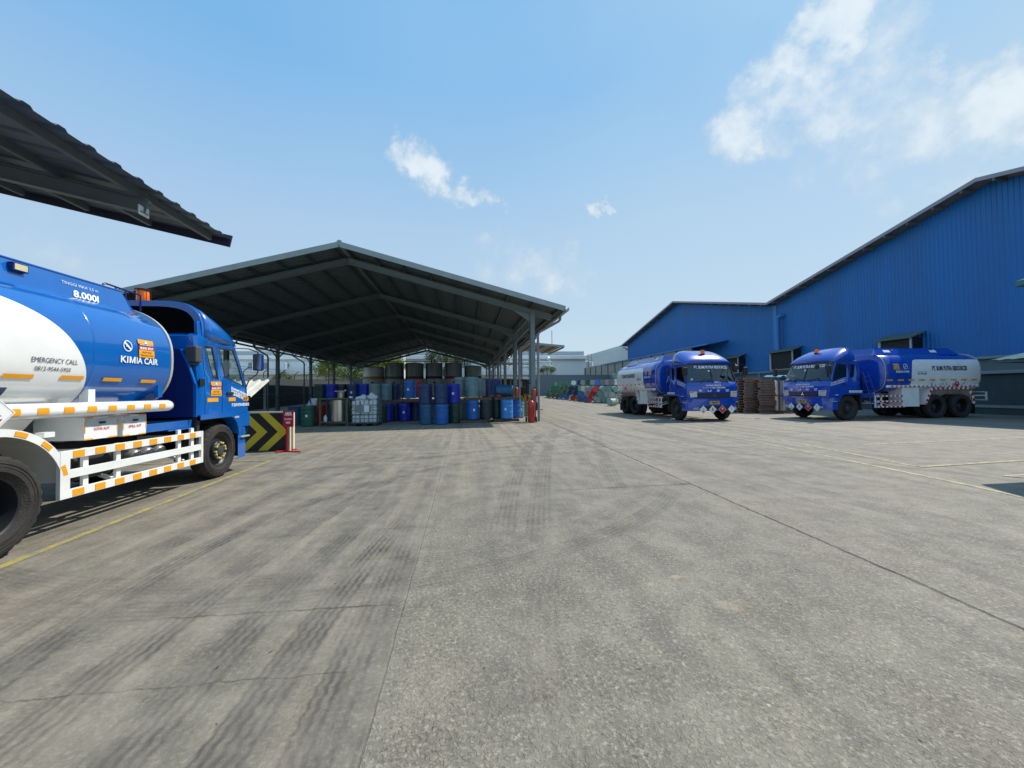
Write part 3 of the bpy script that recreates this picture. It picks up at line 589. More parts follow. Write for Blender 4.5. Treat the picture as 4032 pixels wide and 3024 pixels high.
# ------------------------------------------------------------------ small canopies at the far end
def mono(label, x0, x1, y0, y1, z0, z1):
    t = thing('side_canopy', label, 'canopy', group='small canopies behind the shed')
    m = MB(mat('rust_sheet', (.34, .27, .20), .6, var=.12, dirt=.3)); m.prism([(x0, z1-.05), (x1, z0), (x1, z0+.05), (x0, z1)], (y0, y1), lambda u, v, w_: (u, w_, v)); m.build('roof_sheet', t)
    m = MB(FASC); m.beam((x0, y0-.03, z1-.02), (x1+.1, y0-.03, z0-.02), .05, .2); m.beam((x1+.05, y0, z0-.1), (x1+.05, y1, z0-.1), .08, .16); m.build('fascia', t)
    m = MB(STEELD)
    for k in range(4): x = x0+(x1-x0)*(k+.3)/4; m.beam((x, y0, z1+(z0-z1)*(k+.3)/4-.12), (x, y1, z1+(z0-z1)*(k+.3)/4-.12), .06, .1)
    m.build('purlins', t)
    for (x, y) in ((x1-3.2, y0+.8), (x1-3.2, y1-.8), (x0+.3, y0+.8), (x0+.3, y1-.8)):
        m = MB(STEELG); m.beam((x, y, gz(y)), (x, y, z0+.15), .15, .15); m.build('column', t)
mono('rusty canopy with a grey fascia sticking out past the shed corner, the larger of two', 5.2, 9.6, 36.6, 43.5, 5.75, 6.15)
mono('small canopy far behind the shed columns, beyond the larger rusty canopy', 3.4, 7.6, 54, 59, 5.45, 5.75)
# ------------------------------------------------------------------ background factory
fac = thing('factory', 'long pale grey-white factory beyond the walls, with ledges and pipes', 'factory building')
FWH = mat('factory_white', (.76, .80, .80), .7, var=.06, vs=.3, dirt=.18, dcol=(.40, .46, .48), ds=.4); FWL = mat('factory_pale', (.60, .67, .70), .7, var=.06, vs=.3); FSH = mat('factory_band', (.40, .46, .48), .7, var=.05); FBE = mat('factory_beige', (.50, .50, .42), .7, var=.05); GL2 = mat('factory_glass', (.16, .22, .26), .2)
m = MB(FWL); m.bb((-120, 76, 0), (24.5, 110, 8.6)); m.build('wall', fac)
m = MB(FWH); m.bb((-120, 75.3, 7.85), (24.5, 76, 8.45)); m.build('ledge', fac)
m = MB(FSH); m.bb((-120, 77.0, 8.45), (24.5, 77.2, 9.45)); m.build('parapet', fac)
m = MB(FWH); m.bb((-120, 76.8, 9.4), (24.5, 77.3, 9.55)); m.build('parapet_cap', fac)
m = MB(FSH); m.bb((-120, 75.75, 7.5), (24.5, 76, 7.85)); m.build('ledge_shadow_strip', fac)  # solid grey strip painting the shadow below the ledge
m = MB(FWH); m.bb((-120, 72.6, 4.9), (-16, 76, 5.75)); m.build('canopy_slab', fac)
m = MB(FBE); m.bb((-120, 73.2, 4.0), (-16, 76, 4.9)); m.build('lower_wall', fac)
m = MB(FWH); m.bb((2, 71.5, 4.55), (17.2, 76, 5.35)); m.build('canopy_slab', fac)
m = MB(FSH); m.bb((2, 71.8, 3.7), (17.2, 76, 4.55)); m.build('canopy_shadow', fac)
m = MB(FWH)
for x in (-62, -50, -38.2, -32.6, -26, -18, -8, 3, 9.0, 14.5): m.bb((x, 75.6, 5.8), (x+.35, 75.98, 7.3))
m.build('pilaster', fac)
for (x, y) in ((-56, 77.6), (-38.6, 77.6), (-36.2, 77.6), (-24, 77.6), (-13, 77.8), (-11.6, 77.8)):
    t2_ = MB(FSH); t2_.bb((x, y, 9.5), (x+1.5, y+1.6, 10.3)); t2_.use(FWH); t2_.prism([(x-.3, 10.3), (x+1.8, 10.3), (x+1.3, 10.75), (x+.2, 10.75)], (y-.2, y+1.8), lambda u, v, w_: (u, w_, v)); t2_.build('roof_vent', fac)
for k in range(14): m = MB(GL2); x = -70+6.2*k; m.bb((x, 75.9, 6.15), (x+3.2, 75.98, 7.2)) if k % 3 else m.bb((x, 75.9, 6.4), (x+.8, 75.98, 7)); m.build('window', fac)
PW2 = mat('pipe_white', (.66, .70, .72), .4, metal=.2, var=.1)
for x in (13.6, 14.8, 17.0, 9.2): m = MB(PW2); m.tube([(x, 75.6, 5.4), (x, 75.6, 7.6), (x-.2, 75.3, 8.0), (x-.6, 75.0, 7.9)], .32, 10); m.build('exhaust_pipe', fac, smooth=50)
m = MB(FWH)
for z in (5.4, 6.05, 6.7): m.beam((3, 72, z), (17, 72, z), .08, .08)
for k in range(11):
    x = 3+1.4*k; m.beam((x, 72, 5.35), (x, 72, 6.75), .12, .08); 
    if k % 2 == 0: m.beam((x, 72, 5.4), (x+1.4, 72, 6.7), .06, .06)
    else: m.beam((x+1.4, 72, 5.4), (x, 72, 6.7), .06, .06)
m.build('railing', fac)
m = MB(FSH); 
for k in range(5): m.lathe([(.5, 0), (.5, 1.0), (.35, 1.2)], 12, (5+2.6*k, 73.3, 5.35))
m.tube([(3, 72.8, 7.0), (17, 72.8, 7.0)], .12, 8); m.tube([(3, 73.2, 6.3), (17, 73.2, 6.3)], .15, 8); m.build('machinery', fac, smooth=50)
m = MB(STEELG); m.tube([(18.3, 79, 9.4), (18.3, 79, 14.1)], .07, 6); tag(m.build('mast'), 'thin tall mast on the factory roof right of the shed', 'mast')
gb = MB(mat('far_grey', (.42, .47, .48), .7, var=.06, vs=.2)); gb.prism([(45, 0), (150, 0), (150, 10.3), (45, 10.1)], (35, 60), lambda u, v, w_: (w_, u, v)); gb.prism([(45, 10.0), (150, 10.2), (150, 12.5), (45, 12.3)], (38, 60), lambda u, v, w_: (w_, u, v)); tag(gb.build('grey_hall'), 'plain grey hall far behind the blue warehouse', 'building')
# big outdoor tanks beyond the wall
TKG = mat('big_tank_grey', (.50, .55, .58), .5, var=.08, vs=.4, dirt=.2, dcol=(.36, .38, .38), ds=.5); TKY = mat('tank_band_yellow', (.62, .48, .10), .5); TKO = mat('tank_band_orange', (.55, .22, .06), .5)
def bigtank(x, y, r, z, band, lab, rail, ladder):
    t = thing('storage_tank', lab, 'tank', (x, y, 0), group='large pale tanks beyond the yard wall')
    m = MB(TKG); m.lathe([(r, 0), (r, z), (r*.98, z+.05), (.2, z+.45)], 40, (0, 0, 0)); m.build('shell', t, smooth=35)
    m = MB(band); m.lathe([(r+.02, 4.2), (r+.02, 5.0)], 40, (0, 0, 0), 'z', False, False); m.build('band', t, smooth=35)
    if rail:
        m = MB(FSH)
        for k in range(22): a = 2*pi*k/22; m.beam((r*cos(a), r*sin(a), z), (r*cos(a), r*sin(a), z+1.2), .06, .06)
        for zz in (z+.6, z+1.2): m.tube([(r*cos(2*pi*k/30), r*sin(2*pi*k/30), zz) for k in range(31)], .035, 4)
        m.build('railing', t)
    if ladder:
        m = MB(CHAS)
        for dx in (-.35, .35): m.beam((ladder+dx, -r-.3, .5), (ladder+dx, -r-.3, z+1.6), .07, .07)
        k = 3
        while k < z+1.3: m.beam((ladder-.35, -r-.3, k), (ladder+.35, -r-.3, k), .05, .05); k += .8
        m.build('ladder', t)
bigtank(25.4, 82, 2.6, 7.6, TKO, 'widest pale tank with an orange band and ladder above the far wall', True, 1.0)
bigtank(20.2, 78, 1.55, 6.9, TKY, 'narrow pale tank with a yellow band left of the ladder tank', False, 0)
bigtank(23.0, 81, 1.5, 7.0, TKG, 'plain pale tank between the yellow-banded and the orange-banded tank', True, 0)
m = MB(mat('silo_white', (.72, .75, .76), .35, var=.08)); m.lathe([(.85, 0), (.85, 8.4), (.6, 8.9), (.1, 9.1)], 28, (-10.9, 69, 0)); tag(m.build('silo', smooth=40), 'slim bright white silo seen behind the shed tanks', 'silo')
# ------------------------------------------------------------------ trees
def leafmat(nm, c1, c2):
    m = bpy.data.materials.new(nm); m.use_nodes = True; t = m.node_tree; n = t.nodes; l = t.links; b = n['Principled BSDF']; b.inputs['Roughness'].default_value = .55
    g_ = n.new('ShaderNodeNewGeometry'); mx = n.new('ShaderNodeMix'); mx.data_type = 'RGBA'; l.new(g_.outputs['Random Per Island'], mx.inputs['Factor']); mx.inputs['A'].default_value = (*c1, 1); mx.inputs['B'].default_value = (*c2, 1); l.new(mx.outputs['Result'], b.inputs['Base Color'])
    tr = n.new('ShaderNodeBsdfTranslucent'); l.new(mx.outputs['Result'], tr.inputs[0]); ms = n.new('ShaderNodeMixShader'); ms.inputs[0].default_value = .35; l.new(b.outputs[0], ms.inputs[1]); l.new(tr.outputs[0], ms.inputs[2]); l.new(ms.outputs[0], n['Material Output'].inputs[0]); return m
LF1 = leafmat('leaf_yellow_green', (.12, .20, .02), (.26, .30, .05)); LF2 = leafmat('leaf_grey_green', (.08, .13, .05), (.17, .22, .09)); BARK = mat('bark', (.10, .08, .06), .9, var=.3, bump=.4)
def tree(lab, x, y, h, blobs, lf, nl=900, ls=.28):
    t = thing('tree', lab, 'tree', (x, y, gz(y))); m = MB(BARK)
    m.tube([(0, 0, 0), (.1, .05, h*.3), (-.05, .1, h*.55)], .2, 8, rs=[.24, .18, .12])
    for (bx, by, bz, br) in blobs: m.tube([(0, .05, h*.35), (bx*.5, by*.5, h*.35+(bz-h*.35)*.6), (bx, by, bz)], .06, 6, rs=[.11, .07, .03])
    m.build('trunk', t, smooth=60); c = MB(lf); rr = random.Random(int(x*10))
    for (bx, by, bz, br) in blobs:
        for _ in range(nl):
            v = Vector((rr.gauss(0, 1), rr.gauss(0, 1), rr.gauss(0, 1))).normalized()*br*(rr.random()**.5)*(.75+.45*rr.random()); v.z *= .75
            p = Vector((bx, by, bz))+v; a = Vector((rr.gauss(0, 1), rr.gauss(0, 1), rr.gauss(0, .6))).normalized()*ls*(.5+rr.random()); b_ = a.cross(Vector((rr.gauss(0, 1), rr.gauss(0, 1), 1))).normalized()*ls*.45
            c.add([p-a*.5, p+b_*.5, p+a*.5, p-b_*.5], [(0, 1, 2, 3)])
    c.build('crown', t)
tree('broad yellow-green tree behind the left end of the shed', -17.5, 65, 8, [(-3.5, 0, 6.0, 2.3), (-1.0, .5, 6.8, 2.6), (1.6, 0, 6.0, 2.4), (-2.5, -1, 4.2, 2.4), (3.5, .5, 5.0, 2.2), (.5, -1, 4.2, 2.6), (-4.8, .2, 4.6, 1.9), (5.0, 0, 3.8, 2.0)], LF1, 1300, .32)
tree('smaller yellow-green tree between shed tanks and broad tree', -11.9, 66, 6.5, [(-.5, 0, 6.0, 1.9), (1.2, .3, 5.4, 1.7), (-1.6, 0, 5.0, 1.9), (.3, -.4, 4.2, 1.8)], LF1, 1200, .32)
tree('tall grey-green tree rising behind the storage tanks under the shed ridge', -3.2, 65, 9, [(-1.2, 0, 8.3, 1.5), (.8, .3, 7.6, 1.7), (-2.0, .2, 6.6, 1.4), (2.3, 0, 6.2, 1.2), (.2, -.4, 6.4, 1.6)], LF2)
tree('low dark bush on the factory ledge beside the pale tanks', 15.6, 70.5, 5.4, [(-.4, 0, 5.0, .9), (.7, 0, 4.7, .8), (-1.4, 0, 4.6, .7)], LF2, 500, .22)
tree('pale bush beyond the boundary wall left of the shed downpipes', -30.5, 70, 4.6, [(0, 0, 4.1, 1.0), (-1, 0, 3.5, .9), (1, 0, 3.5, .8)], LF2, 500, .22)
# ------------------------------------------------------------------ trucks (x forward, y left, z up, front bumper at x = 0)
def wheel(root, name, x, y, R, wd, kind, sg, det):
    "kind front/rear; sg = outward side"
    n = 90 if det else 48
    t = MB(RUB); h = wd/2
    prof = [(R*.60, -h*.72), (R*.70, -h), (R*.90, -h*.96), (R*.965, -h*.86), (R, -h*.66), (R, -.02), (R*.975, -.018), (R*.975, .018), (R, .02), (R, h*.66), (R*.965, h*.86), (R*.90, h*.96), (R*.70, h), (R*.60, h*.72)]
    def mod(i, k, r):
        if i in (3, 4, 9, 10) and (k % 3 == 0): return r - (.022 if i in (4, 9) else .014)
        return r
    t.lathe(prof, n, (0, 0, 0), 'y', False, False, mod)
    for rr in (.78, .84): t.lathe([(R*rr, sg*h*.985), (R*(rr+.012), sg*(h*.985+.004)), (R*(rr+.024), sg*h*.985)], 48, (0, 0, 0), 'y', False, False)
    o = t.build('wheel', root, smooth=35, loc=(x, y, R))
    r = MB(RIM if not det else RIM)
    rr = R*.605
    if kind == 'front':
        pr = [(rr, sg*h*.74), (rr*.95, sg*h*.70), (rr*.90, sg*h*.45), (rr*.80, sg*h*.30), (rr*.62, sg*h*.42), (rr*.60, sg*h*.72), (rr*.56, sg*h*.80), (rr*.30, sg*h*.80)]
        r.lathe(pr, 36, (0, 0, 0), 'y', False, True)
        r.build('rim', o, smooth=40)
        hb = MB(HUBG); hb.lathe([(rr*.30, sg*h*.80), (rr*.29, sg*h*.98), (rr*.22, sg*h*1.04), (rr*.05, sg*h*1.06)], 20, (0, 0, 0), 'y', False, True)
        if det:
            ns = 6
            hb.use(mat('lug_yellow', (.55, .48, .18), .45, var=.2))
            for k in range(ns):
                a = 2*pi*(k+.25)/ns
                for da in (-.2, .2):
                    hb.lathe([(.018, sg*h*.80), (.017, sg*(h*.80+.03)), (.008, sg*(h*.80+.034))], 6, (rr*.47*cos(a+da), 0, rr*.47*sin(a+da)), 'y', False, True)
                hb.beam((rr*.47*cos(a-.2), sg*(h*.80+.02), rr*.47*sin(a-.2)), (rr*.47*cos(a+.2), sg*(h*.80+.02), rr*.47*sin(a+.2)), .014, .018, (0, 1, 0))
        else:
            for k in range(10):
                a = 2*pi*k/10; hb.lathe([(.022, sg*h*.78), (.02, sg*(h*.78+.04))], 6, (rr*.5*cos(a), 0, rr*.5*sin(a)), 'y', False, True)
        hb.build('hub', o, smooth=40)
    else:
        pr = [(rr, sg*h*.74), (rr*.94, sg*h*.66), (rr*.90, sg*h*.2), (rr*.84, -sg*h*.9), (rr*.60, -sg*h*1.1), (rr*.3, -sg*h*1.1)]
        r.lathe(pr, 36, (0, 0, 0), 'y', False, True); r.build('rim', o, smooth=40)
        hb = MB(HUBG); hb.lathe([(rr*.32, -sg*h*1.1), (rr*.30, -sg*h*.2), (rr*.24, 0), (.02, 0)], 20, (0, 0, 0), 'y', False, True); hb.build('hub', o, smooth=40)
    return o

def truck(name, label, loc, rz, P):
    s = P['s']; W = P['W']; BL = P['blue']; det = P['det']
    root = thing(name, label, 'tanker truck', loc, rz, 'blue and white tanker trucks parked in the yard')
    # ---- cab shell
    rows = [1.16, 1.42, 'belt', 2.08, 2.40, 2.54, 2.60]
    def col(i, j):
        "row i, column j of the right half (y negative)"
        z = rows[i]
        t = {0: 0, 1: 0, 2: 0, 3: .5, 4: 1, 5: 1.12, 6: 1.2}[i]
        xb = [-1.63, -1.63, -1.60, -1.54, -1.25, -1.06, -.90, -.22, -.11, -.06, -.02, 0][j]
        xt = [-1.63, -1.63, -1.60, -1.55, -1.38, -1.16, -.98, -.52, -.44, -.37, -.32, -.29][j]
        yy = [0, 1-.13, 1-.03, 1, 1, 1, 1, 1, .985, .87, .60, 0][j]
        x = xb + (xt-xb)*t
        if i < 2: x += [0, 0, 0, 0, 0, 0, 0, .03, .03, .02, .01, .01][j]*(2-i)*.5
        if z == 'belt': z = [1.83, 1.83, 1.83, 1.83, 1.84, 1.80, 1.86, 1.68, 1.70, 1.71, 1.715, 1.72][j]
        if i == 4 and j > 6: z = [2.42, 2.475, 2.49, 2.50, 2.505][j-7]
        ww = W/s - {0: 0, 1: 0, 2: .008, 3: .03, 4: .06, 5: .078, 6: .17}[i]
        if i == 6: x = x*.93 - .05
        return Vector((x*s, -yy*ww*s, z*s))
    cab = MB(BL); NJ = 12
    G = [[col(i, j) for j in range(NJ)] for i in range(7)]
    mirror = lambda p: Vector((p.x, -p.y, p.z))
    holes = {(2, 4), (3, 4), (2, 6), (3, 6), (2, 8), (3, 8), (2, 9), (3, 9), (2, 10), (3, 10)}
    for side in (0, 1):
        vs = [p if not side else mirror(p) for r in G for p in r]
        fs = [(i*NJ+j, i*NJ+j+1, (i+1)*NJ+j+1, (i+1)*NJ+j) for i in range(6) for j in range(NJ-1) if (i, j) not in holes]
        cab.add(vs, fs)
    top = [G[6][j] for j in range(NJ)] + [mirror(G[6][j]) for j in range(NJ-1, 0, -1)]; cab.add(top, [tuple(range(len(top)))])
    bot = [G[0][j] for j in range(NJ)] + [mirror(G[0][j]) for j in range(NJ-1, 0, -1)]; cab.add(bot, [tuple(range(len(bot)))])
    body = cab.build('cab', root, smooth=32)
    so_ = body.modifiers.new('solid', 'SOLIDIFY'); so_.thickness = .03*s; so_.offset = -1
    so_.use_even_offset = False
    # make normals consistent so the shell thickens inward
    import bmesh as _bm
    bmx = _bm.new(); bmx.from_mesh(body.data); _bm.ops.remove_doubles(bmx, verts=bmx.verts, dist=.0005); _bm.ops.recalc_face_normals(bmx, faces=bmx.faces); bmx.to_mesh(body.data); bmx.free()
    body.data.set_sharp_from_angle(angle=radians(32))
    # ---- glass with rubber frame
    def win(quads, nm, g, fr=.028):
        "quads: list of (p00,p10,p11,p01) patches side by side"
        for side in (0, 1):
            f = (lambda p: p) if not side else mirror
            gm = MB(g); fm = MB(BLACK)
            for (a, b, c, d) in quads:
                a, b, c, d = f(a), f(b), f(c), f(d); nrm = (b-a).cross(d-a).normalized(); cen = (a+b+c+d)/4
                if nrm.dot(cen-Vector((-.8*s, 0, cen.z))) < 0: nrm = -nrm
                gm.add([a-nrm*.012, b-nrm*.012, c-nrm*.012, d-nrm*.012], [(0, 1, 2, 3)])
            # outline ring
            out = [f(q) for q in P_outline(quads)]
            n = len(out); cen = sum(out, Vector())/n
            nrm = Vector()
            for i in range(n): nrm += (out[i]-cen).cross(out[(i+1) % n]-cen)
            nrm.normalize()
            if nrm.dot(cen-Vector((-.8*s, 0, cen.z))) < 0: nrm = -nrm
            inn = []
            for i in range(n):
                p0, p1, p2 = out[i-1], out[i], out[(i+1) % n]
                bis = ((p0-p1).normalized()+(p2-p1).normalized())
                if bis.length < .15: bis = (cen-p1)
                dd = bis.normalized()
                if dd.dot(cen-p1) < 0: dd = -dd
                inn.append(p1 + dd*fr*(1.35 if i in (0,) else 1.2))
            fm.add([p+nrm*.003 for p in out] + [p+nrm*.003 for p in inn], [(i, (i+1) % n, n+(i+1) % n, n+i) for i in range(n)])
            if nm == 'windshield':
                if side == 0: gm0, fm0 = gm, fm
                else:
                    gm0.add([Vector(v) for v in gm.v], gm.f); fm0.add([Vector(v) for v in fm.v], fm.f)
                    gm0.build(nm, body); fm0.build('window_seal', body)
            else: gm.build(nm, body); fm.build('window_seal', body)
    def P_outline(q):
        bottom = [q[0][0]] + [x[1] for x in q if True and x is not None and x[4] == 0] if False else None
        return q.outline
    class QL(list): pass
    def patch(j0, j1, nm, g):
        q = QL()
        for j in range(j0, j1):
            for i in (2, 3): q.append((G[i][j], G[i][j+1], G[i+1][j+1], G[i+1][j]))
        q.outline = [G[2][j] for j in range(j0, j1+1)] + [G[3][j1]] + [G[4][j] for j in range(j1, j0-1, -1)] + [G[3][j0]]
        win(q, nm, g)
    patch(4, 5, 'quarter_window', GLS if det else GLSD); patch(6, 7, 'door_window', GLS if det else GLSD); patch(8, 11, 'windshield', GLSD if not det else GLS)
    # interior
    m = MB(SEATM)
    for y in (-.55, .55):
        m = MB(SEATM); m.box((-1.05*s, y*s, 1.52*s), (.5*s, .5*s, .16*s)); m.box((-1.30*s, y*s, 1.92*s), (.14*s, .48*s, .75*s), ry=-.12); m.box((-1.33*s, y*s, 2.30*s), (.1*s, .26*s, .16*s)); m.build('seat', body, bevel=.03*s)
    m = MB(BLACK); m.box((-.33*s, 0, 1.56*s), (.42*s, 1.9*s, .2*s)); m.build('dashboard', body, bevel=.02)
    m = MB(BLACK); ang = radians(-62)
    pts = [(-.62*s + .2*s*cos(a)*cos(radians(35)), -.5*s+.21*s*sin(a), 1.80*s + .2*s*cos(a)*sin(radians(35))) for a in [2*pi*k/20 for k in range(21)]]
    m.tube(pts, .014*s, 6); m.beam((-.62*s, -.70*s, 1.8*s), (-.62*s, -.30*s, 1.8*s), .03, .03); m.beam((-.62*s, -.5*s, 1.8*s), (-.42*s, -.5*s, 1.5*s), .04, .04); m.build('steering_wheel', body)
    # ---- roof fairing, open at the back
    st = [(-.25, 2.54, 1.07), (-.35, 2.70, 1.10), (-.51, 2.845, 1.12), (-.72, 2.965, 1.13), (-.94, 3.06, 1.12), (-1.13, 3.14, 1.11), (-1.30, 3.19, 1.10)]
    rowsF = []
    for (x, h, wb) in st:
        base = 2.50; r = []
        for k in range(25):
            a = pi*k/24; cs, sn = cos(a), sin(a); e = 2/4.2
            yy = (abs(cs)**e)*(1 if cs > 0 else -1)*wb*(W/s/1.2); zz = base+(h-base)*(abs(sn)**(2/3.4))
            xx = x - .10*(yy/wb)**2*(1.0 if x > -.9 else .2)
            r.append((xx*s, yy*s, zz*s))
        rowsF.append(r)
    fm_ = MB(BL); fm_.grid(rowsF)
    fair = fm_.build('roof_fairing', root, smooth=50)
    sm = fair.modifiers.new('solid', 'SOLIDIFY'); sm.thickness = .035*s; sm.offset = 0
    m = MB(BLACK); rin = [[(x-.006, y*.955, zz if zz < 2.52*s else 2.5*s+(zz-2.5*s)*.93) for x, y, zz in r] for r in rowsF[1:]]; m.grid(rin); m.build('fairing_shade_shell', fair, smooth=50)  # added black shell, paints the hollow's shade inside the fairing
    m = MB(BL); re_ = rowsF[-1]; m.grid([re_, [(x-.05*s, y*.995, zz) for x, y, zz in re_], [(x-.05*s, y*.90, 2.5*s+(zz-2.5*s)*.86) for x, y, zz in re_]]); m.build('fairing_rim', fair, smooth=30)
    # lower rear cheeks of the fairing
    for sg in (-1, 1):
        m = MB(BL); wb = (W/s-.105)
        m.prism([(-1.30, 2.50), (-1.47, 2.50), (-1.45, 2.80), (-1.38, 2.84), (-1.30, 2.88)], (0, .05), lambda u, v, w_: (u*s, sg*(wb - w_ - .05*max(0, (v-2.5))/.45)*s, v*s)); m.build('fairing_cheek', fair, bevel=.006)
    m = MB(BLUED); m.grid([[( -1.31*s, y*W*.86, z*s) for y in (-1, -.5, 0, .5, 1)] for z in (2.5, 2.55)]); 
    m.grid([[(x*s, y*W*.85, (2.60+.0*x)*s) for y in (-1, 0, 1)] for x in (-1.60, -.7)]); m.build('cab_roof_panel', fair)
    bx_ = P['beacon']
    bz_ = 3.13 - (0.0 if bx_ < -1.1 else .0)
    hz_ = [h for (x, h, wb) in st]; xs_ = [x for (x, h, wb) in st]
    zt = 3.14
    for q in range(len(st)-1):
        if st[q+1][0] <= bx_ <= st[q][0]:
            f_ = (bx_-st[q][0])/(st[q+1][0]-st[q][0]); zt = st[q][1]+f_*(st[q+1][1]-st[q][1])
    m = MB(ORNG); m.lathe([(.075, 0), (.082, .02), (.078, .15), (.07, .17)], 20, (bx_*s, 0, (zt+.03)*s)); bo = m.build('beacon', root, smooth=40)
    m = MB(BLACK); m.lathe([(.09, -.035), (.09, .0)], 20, (bx_*s, 0, (zt+.03)*s)); m.lathe([(.102, .19), (.102, .196)], 20, (bx_*s, 0, (zt+.03)*s))
    for k in range(6):
        a = 2*pi*k/6; m.beam((bx_*s+.098*cos(a), .098*sin(a), (zt+.0)*s), (bx_*s+.098*cos(a), .098*sin(a), (zt+.03)*s+.19), .006, .006)
    m.build('cage', bo, smooth=40)
    # ---- lower front, bumper
    zb = P['bz']
    bm_ = MB(BL)
    prof = lambda d: [(-.46*s, -W+.0), (-.20*s, -W-.0+d), (-.06*s, -W+.12*s+d), (.03*s, -W+.34*s+d), (.055*s, -.3), (.055*s, .3), (.03*s, W-.34*s-d), (-.06*s, W-.12*s-d), (-.20*s, W-d), (-.46*s, W)]
    zt_ = .97*s if not det else .80
    def ring(d, z, dx=0): return [(x+dx, y, z) for x, y in prof(d)]
    bm_.grid([ring(.0, zb), ring(.0, zb+.06), ring(0, zt_-.05), ring(.02, zt_)]); bm_.grid([ring(.02, zt_), [(x-.10*s if abs(y) < W*.98 else x, y*.93, z) for x, y, z in ring(.02, zt_)]])
    bm_.grid([ring(0, zb), [(x-.08*s, y*.95, z) for x, y, z in ring(0, zb)]])
    bum = bm_.build('bumper', root, smooth=40)
    m = MB(BLACK); m.bb((.0, -.62*s, zb+.02), (.065*s, .62*s, zb+.22*s)); m.build('air_intake', bum, bevel=.02)
    for sg in (-1, 1):
        m = MB(LENSD); m.box((.045*s, sg*.86*s, zb+.1*s), (.06*s, .3*s, .1*s), rz=-sg*.16); m.build('fog_light', bum, bevel=.02)
    # side panel between bumper and wheel arch, step
    m = MB(BL)
    for sg in (-1, 1):
        z0 = zt_; z1 = 1.165*s
        m.prism([(-.03, z0/s), (-.46, z0/s), (-.40, z0/s+.1), (-.62, z1/s), (-.02, z1/s)], (0, .04), lambda u, v, w_: (u*s, sg*(W-.005-w_*s), v*s))
    m.grid([[(-.02*s+.0*k, y, z) for k, y in enumerate((-W+.04, -W*.5, 0, W*.5, W-.04))] for z in (zt_-.12, 1.165*s)])
    m.build('lower_front', body, smooth=30)
    m = MB(FASC)
    for sg in (-1, 1): m.bb((-.40*s, sg*(W-.02), .80*s if not det else .60), (-.10*s, sg*(W+.035), .84*s if not det else .63))
    m.build('step', root, bevel=.008)
    # front details
    if not det or True:
        m = MB(BLACK)
        m.grid([[(.012*s+.0, y*s, z*s) for y in (-.78, -.4, 0, .4, .78)] for z in (1.03, 1.06)]);
        m.prism([(-.80, 1.25), (-.66, 1.06), (-.3, 1.02), (.3, 1.02), (.66, 1.06), (.80, 1.25)], (.0, .022), lambda u, v, w_: ((.005+w_)*s, u*s, v*s))
        m.use(BL); m.prism([(-.79, 1.24), (-.77, 1.215), (.77, 1.215), (.79, 1.24)], (.0, .045), lambda u, v, w_: ((.005+w_)*s, u*s, v*s))
        m.prism([(-.74, 1.135), (-.72, 1.12), (.72, 1.12), (.74, 1.135)], (.0, .035), lambda u, v, w_: ((.005+w_)*s, u*s, v*s))
        gr = m.build('grille', body, smooth=30)
        m = MB(CHROME)
        for (cx, cz, ang_) in ((0, 1.165, 0), (-.036, 1.103, 2.094), (.036, 1.103, -2.094)):
            pts = [(0, .045), (.026, 0), (0, -.045), (-.026, 0)]
            m.prism([(cx+a*cos(ang_)-b*sin(ang_), cz+a*sin(ang_)+b*cos(ang_)) for a, b in pts], (.04, .055), lambda u, v, w_: ((w_)*s, u*s, v*s))
        m.build('emblem', gr)
        for sg in (-1, 1):
            m = MB(LENS); m.prism([(.78, 1.06), (1.08, 1.04), (1.11, 1.30), (.78, 1.30)], (-.03, .03), lambda u, v, w_: ((w_+.01-.10*max(0, u-.85))*s, sg*u*s*(W/s/1.2), v*s))
            m.use(mat('signal_orange', (.7, .2, .05), .25)); m.prism([(.92, 1.235), (1.10, 1.235), (1.10, 1.285), (.92, 1.285)], (.0, .035), lambda u, v, w_: ((w_+.01-.10*max(0, u-.85))*s, sg*u*s*(W/s/1.2), v*s))
            m.build('headlight', body, bevel=.012)
    ff = lambda u, v: (.017*s, u*s, v*s)
    m = MB(LETW)
    write(m, 'DILARANG MEROKOK', -.36, 1.52, .72, .075, ff, .03); write(m, 'Emergency Call:', -.50, 1.425, .42, .06, ff, .015); write(m, '0812 9544 5950', -.06, 1.42, .60, .075, ff, .03)
    m.build('lettering', body); m = MB(LETW)
    for k, u in enumerate((-.62, -.2, .22, .64)):
        if k == 1: m.grid([[ff(u-.085+i*.02, z) for i in range(3)] for z in (1.30, 1.37)]); m.grid([[ff(u+.05+i*.02, z) for i in range(3)] for z in (1.30, 1.37)]); rect(m, u-.07, 1.285, u+.08, 1.305, ff)
        else: rect(m, u-.08, 1.34, u+.08, 1.37, ff); rect(m, u-.07, 1.29, u+.06, 1.315, ff)
        m.build('badge', body); m = MB(LETW)
    # wipers
    m = MB(BLACK)
    for y0, y1 in ((-.55, .05), (.85, .2)):
        m.beam((.02*s, y0*s, 1.70*s), (-.04*s, (y0+(y1-y0)*.25)*s, 1.84*s), .025, .012); m.beam((-.04*s, (y0+(y1-y0)*.25)*s, 1.84*s), (.01*s, y1*s*1.1, 1.745*s), .02, .012)
    m.build('wiper', body)
    # windshield banner
    if not det:
        m = MB(LETW); fw = lambda u, v: ((-.29*(v-1.72)/.68+.016)*s, u*s, v*s)
        write(m, 'PT. BUMI PUTRA RESOURCES', -.72, 2.30, 1.56, .13, lambda u, v: ((-.29*(v-1.72)/.78+.035-.050*(abs(u)/.7)**1.6)*s, u*s, v*s), .03)
        rect(m, -.12, 2.17, -.02, 2.23, fw); rect(m, -.98, 1.78, -.88, 1.86, lambda u, v: (-.10*s, u*s, v*s)); m.build('windshield_lettering', body)
